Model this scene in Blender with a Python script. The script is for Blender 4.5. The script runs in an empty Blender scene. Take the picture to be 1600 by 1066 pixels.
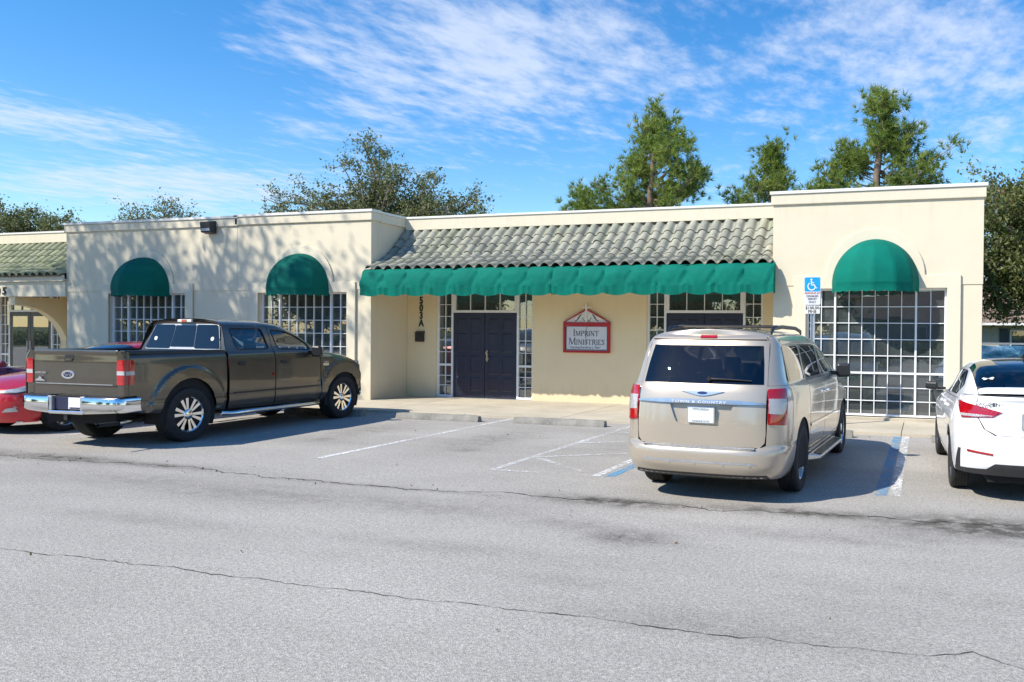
import bpy, bmesh, math, random
from mathutils import Vector, Matrix, noise
from mathutils.geometry import tessellate_polygon
random.seed(7)
SC = bpy.context.scene
COL = SC.collection
R = math.radians

# ---------------------------------------------------------------- camera
cam = bpy.data.cameras.new('camera'); camo = bpy.data.objects.new('camera', cam); COL.objects.link(camo)
cam.sensor_width = 36.0; cam.lens = 1282.4*36/1600; cam.shift_x = -(1035-800)/1600; cam.shift_y = 0.0
cam.clip_start = 0.1; cam.clip_end = 4000
camo.matrix_world = Matrix(((0.952263, -0.012079, 0.305038, 0), (0.305145, 0.008206, -0.952271, 0),
                            (0.008999, 0.999893, 0.0115, 1.703), (0, 0, 0, 1)))
SC.camera = camo
# ---------------------------------------------------------------- light
SUN = Vector((-0.91, -1.0, 1.30)).normalized()          # towards the sun
elev = math.asin(SUN.z)
sl = bpy.data.lights.new('sun', 'SUN'); sl.energy = 5.0; sl.angle = R(0.55); sl.color = (1.0, 0.94, 0.83)
so = bpy.data.objects.new('sun', sl); COL.objects.link(so)
so.rotation_euler = (-SUN).to_track_quat('-Z', 'Y').to_euler(); so.location = (0, 0, 40)
SC.view_settings.view_transform = 'Standard'; SC.view_settings.look = 'None'
SC.view_settings.gamma = 1.0; SC.view_settings.use_curve_mapping = False
SC.view_settings.exposure = 0.38
SC.cycles.max_bounces = 8; SC.cycles.transparent_max_bounces = 12
SC.cycles.use_denoising = True

def nd(nt, t, **kw):
    n = nt.nodes.new(t)
    for k, v in kw.items():
        if k == 'inp':
            for kk, vv in v.items(): n.inputs[kk].default_value = vv
        else: setattr(n, k, v)
    return n
def math_(nt, op, a, b=None, c=None, clamp=False):
    n = nt.nodes.new('ShaderNodeMath'); n.operation = op; n.use_clamp = clamp
    for i, x in enumerate((a, b, c)):
        if x is None: continue
        if isinstance(x, (int, float)): n.inputs[i].default_value = x
        else: nt.links.new(x, n.inputs[i])
    return n.outputs[0]
def ramp(nt, fac, stops):
    n = nt.nodes.new('ShaderNodeValToRGB'); cr = n.color_ramp
    while len(cr.elements) < len(stops): cr.elements.new(0.5)
    for e, (p, c) in zip(cr.elements, stops):
        e.position = p; e.color = c if len(c) == 4 else (*c, 1)
    nt.links.new(fac, n.inputs[0]); return n.outputs[0]
def mixc(nt, fac, a, b, mode='MIX'):
    n = nt.nodes.new('ShaderNodeMix'); n.data_type = 'RGBA'; n.blend_type = mode
    for s, x in ((0, fac), (6, a), (7, b)):
        if isinstance(x, (int, float)): n.inputs[s].default_value = x
        elif isinstance(x, (tuple, list)): n.inputs[s].default_value = x if len(x) == 4 else (*x, 1)
        else: nt.links.new(x, n.inputs[s])
    return n.outputs[2]

# ---------------------------------------------------------------- sky
W = bpy.data.worlds.new('World'); SC.world = W; W.use_nodes = True
nt = W.node_tree; nt.nodes.clear()
out = nd(nt, 'ShaderNodeOutputWorld'); bg = nd(nt, 'ShaderNodeBackground'); bg.inputs[1].default_value = 0.14
sky = nd(nt, 'ShaderNodeTexSky', sky_type='NISHITA', sun_disc=False, sun_elevation=elev,
         sun_rotation=math.atan2(SUN.x, SUN.y), air_density=1.0, dust_density=0.15, ozone_density=2.5)
hs = nd(nt, 'ShaderNodeHueSaturation'); hs.inputs['Saturation'].default_value = 1.38; hs.inputs['Hue'].default_value = 0.503
hs.inputs['Value'].default_value = 1.12
nt.links.new(sky.outputs[0], hs.inputs['Color'])
tc = nd(nt, 'ShaderNodeTexCoord'); sp = nd(nt, 'ShaderNodeSeparateXYZ'); nt.links.new(tc.outputs['Generated'], sp.inputs[0])
dz = math_(nt, 'MAXIMUM', sp.outputs[2], 0.02)
cx = math_(nt, 'DIVIDE', sp.outputs[0], dz); cy = math_(nt, 'DIVIDE', sp.outputs[1], dz)
cmb = nd(nt, 'ShaderNodeCombineXYZ'); nt.links.new(cx, cmb.inputs[0]); nt.links.new(cy, cmb.inputs[1])
def cloudnoise(scale, detail, rough, off, st=(1, 1, 1), rot=0.0, dist=0.0):
    mp = nd(nt, 'ShaderNodeMapping'); mp.inputs['Location'].default_value = off
    mp.inputs['Scale'].default_value = st; mp.inputs['Rotation'].default_value = (0, 0, rot)
    nt.links.new(cmb.outputs[0], mp.inputs[0])
    n = nd(nt, 'ShaderNodeTexNoise', inp={'Scale': scale, 'Detail': detail, 'Roughness': rough, 'Distortion': dist})
    nt.links.new(mp.outputs[0], n.inputs['Vector']); return n.outputs[0]
bank = cloudnoise(0.42, 3, 0.5, (3.1, 7.7, 0))
streak = cloudnoise(3.4, 6, 0.62, (1.3, 2.2, 0), (1.0, 0.62, 1), R(-28), 0.25)
fine = cloudnoise(11.0, 5, 0.6, (0.3, 5.2, 0), (1.0, 0.5, 1), R(-30), 0.15)
def blob(x, y, rx, ry, amp, a=0.0):
    ca, sa = math.cos(a), math.sin(a)
    u = math_(nt, 'SUBTRACT', cx, x); v = math_(nt, 'SUBTRACT', cy, y)
    p = math_(nt, 'ADD', math_(nt, 'MULTIPLY', u, ca/rx), math_(nt, 'MULTIPLY', v, sa/rx))
    q = math_(nt, 'ADD', math_(nt, 'MULTIPLY', u, -sa/ry), math_(nt, 'MULTIPLY', v, ca/ry))
    d = math_(nt, 'ADD', math_(nt, 'MULTIPLY', p, p), math_(nt, 'MULTIPLY', q, q))
    return math_(nt, 'MULTIPLY', math_(nt, 'EXPONENT', math_(nt, 'MULTIPLY', d, -1.0)), amp)
tot = math_(nt, 'MULTIPLY', math_(nt, 'SUBTRACT', bank, 0.5), 0.55)
for b in ((-1.8, 2.85, 1.15, .85, .42, R(-20)), (-1.2, 2.5, .5, .5, .12), (-0.02, 3.15, .50, .85, .30), (0.35, 4.3, .5, .9, .2), (-0.75, 3.75, .3, .35, .16),
          (-4.1, 2.85, .6, .5, .40), (-5.2, 4.5, 1.5, .9, .44), (-2.95, 2.2, .62, .8, -.45), (-0.72, 2.6, .25, .5, -.2), (-3.6, 3.6, .5, .5, -.12)):
    tot = math_(nt, 'ADD', tot, blob(*b))
tot = math_(nt, 'ADD', tot, math_(nt, 'MULTIPLY', math_(nt, 'SUBTRACT', streak, 0.5), 0.95))
tot = math_(nt, 'ADD', tot, math_(nt, 'MULTIPLY', math_(nt, 'SUBTRACT', fine, 0.5), 0.85))
cl = nd(nt, 'ShaderNodeMapRange', interpolation_type='SMOOTHSTEP', inp={'From Min': 0.0, 'From Max': 0.62, 'To Min': 0.0, 'To Max': 0.74})
nt.links.new(tot, cl.inputs[0])
hz = nd(nt, 'ShaderNodeMapRange', interpolation_type='SMOOTHSTEP', inp={'From Min': 0.02, 'From Max': 0.10}); nt.links.new(sp.outputs[2], hz.inputs[0])
cov = math_(nt, 'MULTIPLY', cl.outputs[0], hz.outputs[0])
skyc = mixc(nt, cov, hs.outputs[0], (4.5, 5.0, 6.0))
nt.links.new(skyc, bg.inputs[0]); nt.links.new(bg.outputs[0], out.inputs[0])

# ---------------------------------------------------------------- materials
MATS = {}
def base_mat(name):
    m = bpy.data.materials.new(name); m.use_nodes = True; t = m.node_tree; t.nodes.clear()
    o = nd(t, 'ShaderNodeOutputMaterial'); p = nd(t, 'ShaderNodeBsdfPrincipled'); t.links.new(p.outputs[0], o.inputs[0])
    MATS[name] = m
    return m, t, p, o
def setp(p, rough=.6, metal=0, spec=.5, coat=0):
    p.inputs['Roughness'].default_value = rough; p.inputs['Metallic'].default_value = metal
    p.inputs['Specular IOR Level'].default_value = spec; p.inputs['Coat Weight'].default_value = coat
    p.inputs['Coat Roughness'].default_value = 0.03
def pm(name, col, rough=.6, metal=0, var=.12, scale=2.0, bump=0.0, bscale=60, coat=0, spec=.5, fine=0.0, rnd=0.0):
    """plain painted / solid surface with uneven tone and fine relief"""
    m, t, p, o = base_mat(name); setp(p, rough, metal, spec, coat)
    co = nd(t, 'ShaderNodeTexCoord').outputs['Object']
    n = nd(t, 'ShaderNodeTexNoise', inp={'Scale': scale, 'Detail': 5.0, 'Roughness': .6}); t.links.new(co, n.inputs['Vector'])
    lo = tuple(c*(1-var) for c in col); hi = tuple(min(1, c*(1+var)) for c in col)
    c = ramp(t, n.outputs[0], [(0.3, lo), (0.7, hi)])
    if fine:
        n2 = nd(t, 'ShaderNodeTexNoise', inp={'Scale': bscale*1.5, 'Detail': 2.0}); t.links.new(co, n2.inputs['Vector'])
        c = mixc(t, fine, c, ramp(t, n2.outputs[0], [(.35, (0, 0, 0)), (.65, (1, 1, 1))]), 'OVERLAY')
    if rnd:
        oi = nd(t, 'ShaderNodeObjectInfo').outputs['Random']
        c = mixc(t, 1.0, c, ramp(t, oi, [(0, (1-rnd,)*3), (1, (1,)*3)]), 'MULTIPLY')
    t.links.new(c, p.inputs['Base Color'])
    if bump:
        nb = nd(t, 'ShaderNodeTexNoise', inp={'Scale': bscale, 'Detail': 4.0, 'Roughness': .65}); t.links.new(co, nb.inputs['Vector'])
        b = nd(t, 'ShaderNodeBump', inp={'Strength': bump, 'Distance': .01}); t.links.new(nb.outputs[0], b.inputs['Height'])
        t.links.new(b.outputs[0], p.inputs['Normal'])
    return m
def wallmat(name, col, streaks=.05):
    m, t, p, o = base_mat(name); setp(p, .85, 0, .25)
    g = nd(t, 'ShaderNodeNewGeometry').outputs['Position']
    n = nd(t, 'ShaderNodeTexNoise', inp={'Scale': .7, 'Detail': 6.0, 'Roughness': .65}); t.links.new(g, n.inputs['Vector'])
    c = ramp(t, n.outputs[0], [(.3, tuple(x*.93 for x in col)), (.7, col)])
    mp = nd(t, 'ShaderNodeMapping'); mp.inputs['Scale'].default_value = (3.5, 3.5, .28); t.links.new(g, mp.inputs[0])
    n2 = nd(t, 'ShaderNodeTexNoise', inp={'Scale': 1.6, 'Detail': 5.0, 'Roughness': .7}); t.links.new(mp.outputs[0], n2.inputs['Vector'])
    c = mixc(t, ramp(t, n2.outputs[0], [(.52, (0, 0, 0)), (.75, (streaks,)*3)]), c, (.38, .35, .28))
    sz = nd(t, 'ShaderNodeSeparateXYZ'); t.links.new(g, sz.inputs[0])
    lo_ = nd(t, 'ShaderNodeMapRange', interpolation_type='SMOOTHSTEP', inp={'From Min': .05, 'From Max': .55, 'To Min': 1.0, 'To Max': 0.0}); t.links.new(math_(t, 'ADD', sz.outputs[2], math_(t, 'MULTIPLY', math_(t, 'SUBTRACT', n2.outputs[0], .5), .6)), lo_.inputs[0])
    hi_ = nd(t, 'ShaderNodeMapRange', interpolation_type='SMOOTHSTEP', inp={'From Min': 3.5, 'From Max': 4.2, 'To Min': 0.0, 'To Max': 1.0}); t.links.new(math_(t, 'ADD', sz.outputs[2], math_(t, 'MULTIPLY', math_(t, 'SUBTRACT', n2.outputs[0], .62), 3.0)), hi_.inputs[0])
    c = mixc(t, math_(t, 'MULTIPLY', math_(t, 'MAXIMUM', lo_.outputs[0], math_(t, 'MULTIPLY', hi_.outputs[0], .3)), .22), c, (.30, .27, .22))
    t.links.new(c, p.inputs['Base Color'])
    nb = nd(t, 'ShaderNodeTexNoise', inp={'Scale': 90, 'Detail': 4.0, 'Roughness': .7}); t.links.new(g, nb.inputs['Vector'])
    nc = nd(t, 'ShaderNodeTexNoise', inp={'Scale': 4, 'Detail': 3.0}); t.links.new(g, nc.inputs['Vector'])
    h = math_(t, 'ADD', math_(t, 'MULTIPLY', nb.outputs[0], .35), math_(t, 'MULTIPLY', nc.outputs[0], 1.2))
    b = nd(t, 'ShaderNodeBump', inp={'Strength': .32, 'Distance': .012}); t.links.new(h, b.inputs['Height']); t.links.new(b.outputs[0], p.inputs['Normal'])
    return m
def glassmat(name, tint, gloss=1.0, rough=.0, wav=0.0, veil=0.0):
    m = bpy.data.materials.new(name); m.use_nodes = True; t = m.node_tree; t.nodes.clear(); MATS[name] = m
    o = nd(t, 'ShaderNodeOutputMaterial'); tr = nd(t, 'ShaderNodeBsdfTransparent'); tr.inputs[0].default_value = (*tint, 1)
    gl = nd(t, 'ShaderNodeBsdfGlossy'); gl.inputs['Roughness'].default_value = rough; gl.inputs[0].default_value = (1, 1, 1, 1)
    fr = nd(t, 'ShaderNodeFresnel'); fr.inputs[0].default_value = 1.55
    if wav:
        g = nd(t, 'ShaderNodeNewGeometry').outputs['Position']
        n = nd(t, 'ShaderNodeTexNoise', inp={'Scale': 1.6, 'Detail': 2.0}); t.links.new(g, n.inputs['Vector'])
        b = nd(t, 'ShaderNodeBump', inp={'Strength': wav, 'Distance': .02}); t.links.new(n.outputs[0], b.inputs['Height'])
        t.links.new(b.outputs[0], gl.inputs['Normal']); t.links.new(b.outputs[0], fr.inputs['Normal'])
    f = math_(t, 'MULTIPLY', fr.outputs[0], 1.9*gloss, clamp=True)
    mx = nd(t, 'ShaderNodeMixShader'); t.links.new(f, mx.inputs[0]); t.links.new(tr.outputs[0], mx.inputs[1]); t.links.new(gl.outputs[0], mx.inputs[2])
    if veil:  # grey-teal veil mixed into dark panes, standing in for reflected light
        g2 = nd(t, 'ShaderNodeNewGeometry').outputs['Position']; n_ = nd(t, 'ShaderNodeTexNoise', inp={'Scale': 2.3, 'Detail': 5.0, 'Roughness': .65}); t.links.new(g2, n_.inputs['Vector'])
        df = nd(t, 'ShaderNodeBsdfDiffuse'); df.inputs[0].default_value = (.42, .50, .50, 1); m2 = nd(t, 'ShaderNodeMixShader')
        t.links.new(math_(t, 'MULTIPLY', n_.outputs[0], veil*2), m2.inputs[0]); t.links.new(mx.outputs[0], m2.inputs[1]); t.links.new(df.outputs[0], m2.inputs[2]); mx = m2
    t.links.new(mx.outputs[0], o.inputs[0]); return m
def paintmat(name, col, flake=.35, rough=.32, metal=.35, coat=1.0, dirt=.10):
    m, t, p, o = base_mat(name); setp(p, rough, metal, .5, coat)
    co = nd(t, 'ShaderNodeTexCoord').outputs['Object']
    v = nd(t, 'ShaderNodeTexNoise', inp={'Scale': 900.0, 'Detail': 1.0}); t.links.new(co, v.inputs['Vector'])
    c = mixc(t, flake, col, ramp(t, v.outputs[0], [(.35, tuple(x*.55 for x in col)), (.68, tuple(min(1, x*1.5) for x in col))]))
    n = nd(t, 'ShaderNodeTexNoise', inp={'Scale': 2.2, 'Detail': 6.0, 'Roughness': .7}); t.links.new(co, n.inputs['Vector'])
    d = math_(t, 'MULTIPLY', ramp(t, n.outputs[0], [(.45, (0, 0, 0)), (.8, (1, 1, 1))]), dirt)
    c = mixc(t, d, c, (.35, .33, .29)); t.links.new(c, p.inputs['Base Color'])
    cr = nd(t, 'ShaderNodeMapRange', inp={'From Min': .3, 'From Max': .8, 'To Min': .02, 'To Max': .09}); t.links.new(n.outputs[0], cr.inputs[0]); t.links.new(cr.outputs[0], p.inputs['Coat Roughness'])
    return m

wallmat('cream', (.72, .642, .485)); wallmat('cream_trim', (.735, .662, .51), .06); wallmat('tan', (.85, .70, .45), .08)
wallmat('cap', (.80, .79, .74), .12)
pm('frame_white', (.80, .81, .82), .4, var=.05, scale=6, bump=.05, bscale=30)
pm('door_navy', (.014, .016, .036), .42, var=.2, scale=3, bump=.08, bscale=60)
pm('door_dark', (.035, .034, .034), .35, var=.2, scale=3)
pm('room_dark', (.26, .27, .27), .9, var=.3, scale=.8)
pm('blind', (.42, .42, .34), .8, var=.1, scale=4)
pm('brass', (.55, .47, .30), .3, .9, var=.15, scale=30)
pm('black_metal', (.025, .025, .027), .45, var=.25, scale=8)
pm('dark_plastic', (.030, .031, .033), .55, var=.2, scale=10, bump=.15, bscale=300)
pm('grey_metal', (.42, .43, .44), .45, .6, var=.12, scale=9)
pm('galvanised', (.50, .52, .54), .42, .7, var=.16, scale=14)
pm('white_plastic', (.80, .80, .79), .4, var=.04)
pm('sign_red', (.42, .012, .02), .35, var=.1, scale=8)
pm('sign_face', (.66, .67, .70), .45, var=.05, scale=6)
pm('sign_white', (.80, .79, .75), .5, var=.08, scale=10)
pm('sign_ink', (.055, .055, .06), .6, var=.15)
pm('sign_blue', (.005, .30, .72), .4, var=.08, scale=10)
pm('letter_black', (.03, .03, .03), .5, var=.2)
pm('red_ink', (.5, .06, .05), .5, var=.1)
pm('concrete_stop', (.25, .24, .215), .9, var=.28, scale=5, bump=.5, bscale=70, fine=.25)
pm('awning_frame', (.55, .56, .56), .4, .6, var=.1)
glassmat('window_glass', (.38, .42, .43), 1.8, 0.0, .012, .10)
glassmat('tint_glass', (.10, .105, .12), .7); glassmat('clear_glass', (.55, .60, .60), .9)

def tilemat(name, a, b, moss):
    m, t, p, o = base_mat(name); setp(p, .88, 0, .2)
    co = nd(t, 'ShaderNodeNewGeometry').outputs['Position']
    oi = nd(t, 'ShaderNodeObjectInfo').outputs['Random']
    n = nd(t, 'ShaderNodeTexNoise', inp={'Scale': 5.0, 'Detail': 6.0, 'Roughness': .7}); t.links.new(co, n.inputs['Vector'])
    c = ramp(t, n.outputs[0], [(.3, a), (.7, b)])
    c = mixc(t, 1.0, c, ramp(t, oi, [(0, (.74, .75, .74)), (.55, (.95, .95, .95)), (1, (1.12, 1.10, 1.04))]), 'MULTIPLY')
    n2 = nd(t, 'ShaderNodeTexNoise', inp={'Scale': 1.1, 'Detail': 4.0, 'Roughness': .6}); t.links.new(co, n2.inputs['Vector'])
    c = mixc(t, ramp(t, n2.outputs[0], [(.5, (0, 0, 0)), (.72, (moss,)*3)]), c, (.25, .30, .12))
    t.links.new(c, p.inputs['Base Color'])
    b_ = nd(t, 'ShaderNodeBump', inp={'Strength': .4, 'Distance': .008}); n3 = nd(t, 'ShaderNodeTexNoise', inp={'Scale': 60, 'Detail': 3.0}); t.links.new(co, n3.inputs['Vector'])
    t.links.new(n3.outputs[0], b_.inputs['Height']); t.links.new(b_.outputs[0], p.inputs['Normal'])
tilemat('tile', (.235, .235, .195), (.40, .395, .33), .25); tilemat('tile_green', (.21, .23, .14), (.39, .405, .285), .5)

def fabricmat(name, col):
    m, t, p, o = base_mat(name); setp(p, .78, 0, .15); p.inputs['Sheen Weight'].default_value = .0
    co = nd(t, 'ShaderNodeNewGeometry').outputs['Position']
    n = nd(t, 'ShaderNodeTexNoise', inp={'Scale': 1.7, 'Detail': 6.0, 'Roughness': .65}); t.links.new(co, n.inputs['Vector'])
    c = ramp(t, n.outputs[0], [(.3, tuple(x*.82 for x in col)), (.72, tuple(x*1.12 for x in col))])
    t.links.new(c, p.inputs['Base Color'])
    n3 = nd(t, 'ShaderNodeTexNoise', inp={'Scale': 9, 'Detail': 4.0, 'Distortion': 1.2}); t.links.new(co, n3.inputs['Vector'])
    b_ = nd(t, 'ShaderNodeBump', inp={'Strength': .35, 'Distance': .02}); t.links.new(n3.outputs[0], b_.inputs['Height']); t.links.new(b_.outputs[0], p.inputs['Normal'])
    tl = nd(t, 'ShaderNodeBsdfTranslucent'); t.links.new(c, tl.inputs[0])
    mx = nd(t, 'ShaderNodeMixShader'); mx.inputs[0].default_value = .18
    t.links.new(p.outputs[0], mx.inputs[1]); t.links.new(tl.outputs[0], mx.inputs[2]); t.links.new(mx.outputs[0], o.inputs[0])
fabricmat('awning_green', (.002, .180, .132)); fabricmat('awning_shaded', (.002, .140, .106))  # second green is the same fabric with tree shade put into its colour

def asphaltmat():
    m, t, p, o = base_mat('asphalt'); setp(p, .92, 0, .2)
    g = nd(t, 'ShaderNodeNewGeometry').outputs['Position']
    def nz(s, d, r, sc=(1, 1, 1)):
        mp = nd(t, 'ShaderNodeMapping'); mp.inputs['Scale'].default_value = sc; t.links.new(g, mp.inputs[0])
        n = nd(t, 'ShaderNodeTexNoise', inp={'Scale': s, 'Detail': d, 'Roughness': r}); t.links.new(mp.outputs[0], n.inputs['Vector']); return n.outputs[0]
    c = ramp(t, nz(.35, 6, .62, (1, 1.6, 1)), [(.28, (.325, .306, .277)), (.72, (.41, .386, .352))])
    # broad darker swathes along the driving lane
    c = mixc(t, math_(t, 'MULTIPLY', ramp(t, nz(.22, 5, .65, (.45, 1.7, 1)), [(.47, (0, 0, 0)), (.68, (1, 1, 1))]), .36), c, (.21, .195, .175))
    # aggregate
    v = nd(t, 'ShaderNodeTexVoronoi', inp={'Scale': 120.0, 'Randomness': 1.0}); t.links.new(g, v.inputs['Vector'])
    vs = nd(t, 'ShaderNodeSeparateColor'); t.links.new(v.outputs['Color'], vs.inputs[0])
    c = mixc(t, .29, c, ramp(t, vs.outputs[0], [(0, (.0, .0, .0)), (.16, (.28, .28, .28)), (.55, (.5, .5, .5)), (1, (.95, .94, .92))]), 'OVERLAY')
    c = mixc(t, .30, c, ramp(t, nz(38, 3, .7), [(.3, (.1, .1, .1)), (.7, (.9, .9, .9))]), 'OVERLAY')
    # stains: drain seam (a grimy band) and drip patches
    s = nd(t, 'ShaderNodeSeparateXYZ'); t.links.new(g, s.inputs[0])
    def patch(x, y, rx, ry, amp):
        a = math_(t, 'DIVIDE', math_(t, 'SUBTRACT', s.outputs[0], x), rx); b = math_(t, 'DIVIDE', math_(t, 'SUBTRACT', s.outputs[1], y), ry)
        return math_(t, 'MULTIPLY', math_(t, 'EXPONENT', math_(t, 'MULTIPLY', math_(t, 'ADD', math_(t, 'MULTIPLY', a, a), math_(t, 'MULTIPLY', b, b)), -1.0)), amp)
    acc = None
    for q in ((-2.95, 7.64, .85, .22, 1.15), (-1.1, 7.80, 1.0, .20, 1.0), (.55, 7.75, .95, .42, 1.3), (1.6, 7.6, .8, .5, 1.2), (-2.33, 6.38, .36, .28, .8), (-2.9, 6.62, .6, .22, .4), (-10.6, 7.74, 1.2, .20, 1.1), (-9.1, 7.72, .9, .14, .9), (-12.2, 7.6, .9, .34, 1.0), (.0, 7.2, .5, .3, .4),
              (-6.5, 6.75, 1.7, .45, .42), (-4.6, 6.8, 1.2, .4, .4), (-8.2, 6.9, 1.3, .35, .38), (-1.1, 4.6, 1.0, .22, .30), (.3, 5.6, .9, .25, .22), (-5.4, 7.5, 1.8, .07, .4), (-3.9, 11.3, .8, 1.2, .25), (-6.4, 11.3, .55, 1.4, .42), (-1.9, 11, .9, 1.5, .35), (-8.9, 11.6, .5, 1.3, .38), (-6.2, 10.2, .25, .22, .6), (-8.8, 10.4, .2, .25, .55), (-.9, 6.9, 1.2, .2, .35), (-3.6, 5.6, 1.4, .16, .28), (-6.5, 5.5, 1.6, .18, .26), (-2.2, 5.1, .5, .12, .25)):
        k = patch(*q); acc = k if acc is None else math_(t, 'MAXIMUM', acc, k)
    br = ramp(t, nz(5.5, 6, .72), [(.36, (0, 0, 0)), (.64, (1, 1, 1))])
    st = math_(t, 'MULTIPLY', acc, math_(t, 'ADD', math_(t, 'MULTIPLY', br, .85), .30), clamp=True)
    c = mixc(t, math_(t, 'MULTIPLY', st, .92), c, (.070, .063, .052))
    t.links.new(c, p.inputs['Base Color'])
    h = math_(t, 'ADD', math_(t, 'MULTIPLY', v.outputs['Distance'], .9), math_(t, 'MULTIPLY', nz(30, 4, .7), .5))
    b = nd(t, 'ShaderNodeBump', inp={'Strength': .45, 'Distance': .008}); t.links.new(h, b.inputs['Height']); t.links.new(b.outputs[0], p.inputs['Normal'])
asphaltmat()
def concretemat(name, col):
    m, t, p, o = base_mat(name); setp(p, .9, 0, .25)
    g = nd(t, 'ShaderNodeNewGeometry').outputs['Position']; oi = nd(t, 'ShaderNodeObjectInfo').outputs['Random']
    n = nd(t, 'ShaderNodeTexNoise', inp={'Scale': 1.3, 'Detail': 7.0, 'Roughness': .7}); t.links.new(g, n.inputs['Vector'])
    c = ramp(t, n.outputs[0], [(.3, tuple(x*.8 for x in col)), (.7, tuple(x*1.08 for x in col))])
    c = mixc(t, 1.0, c, ramp(t, oi, [(0, (.9, .9, .88)), (1, (1.05, 1.04, 1.0))]), 'MULTIPLY')
    n2 = nd(t, 'ShaderNodeTexNoise', inp={'Scale': 120, 'Detail': 2.0}); t.links.new(g, n2.inputs['Vector'])
    c = mixc(t, .2, c, ramp(t, n2.outputs[0], [(.35, (.1, .1, .1)), (.65, (.9, .9, .9))]), 'OVERLAY')
    t.links.new(c, p.inputs['Base Color'])
    b = nd(t, 'ShaderNodeBump', inp={'Strength': .25, 'Distance': .006}); t.links.new(n2.outputs[0], b.inputs['Height']); t.links.new(b.outputs[0], p.inputs['Normal'])
concretemat('sidewalk', (.52, .465, .375))
def paintline(name, col, wear):
    m, t, p, o = base_mat(name); setp(p, .8, 0, .3)
    g = nd(t, 'ShaderNodeNewGeometry').outputs['Position']
    n = nd(t, 'ShaderNodeTexNoise', inp={'Scale': 14, 'Detail': 7.0, 'Roughness': .75}); t.links.new(g, n.inputs['Vector'])
    n2 = nd(t, 'ShaderNodeTexNoise', inp={'Scale': 1.1, 'Detail': 3.0}); t.links.new(g, n2.inputs['Vector'])
    n3 = nd(t, 'ShaderNodeTexVoronoi', inp={'Scale': 95.0}); t.links.new(g, n3.inputs['Vector'])
    k = math_(t, 'ADD', math_(t, 'ADD', n.outputs[0], math_(t, 'MULTIPLY', n2.outputs[0], .5)), math_(t, 'MULTIPLY', n3.outputs['Distance'], -.25))
    a = ramp(t, k, [(wear-.10, (0, 0, 0)), (wear+.10, (1, 1, 1))])
    p.inputs['Base Color'].default_value = (*col, 1); t.links.new(a, p.inputs['Alpha'])
paintline('line_white', (.74, .74, .73), .60); paintline('line_white_worn', (.70, .70, .69), .68); paintline('line_blue', (.13, .35, .58), .625)
pm('crack_dark', (.055, .052, .048), .95, var=.3, scale=20)
def grassmat():
    m, t, p, o = base_mat('grass'); setp(p, .95, 0, .1)
    g = nd(t, 'ShaderNodeNewGeometry').outputs['Position']
    n = nd(t, 'ShaderNodeTexNoise', inp={'Scale': 1.5, 'Detail': 8.0, 'Roughness': .75}); t.links.new(g, n.inputs['Vector'])
    t.links.new(ramp(t, n.outputs[0], [(.3, (.05, .075, .02)), (.55, (.09, .11, .035)), (.75, (.15, .13, .07))]), p.inputs['Base Color'])
grassmat()

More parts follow.
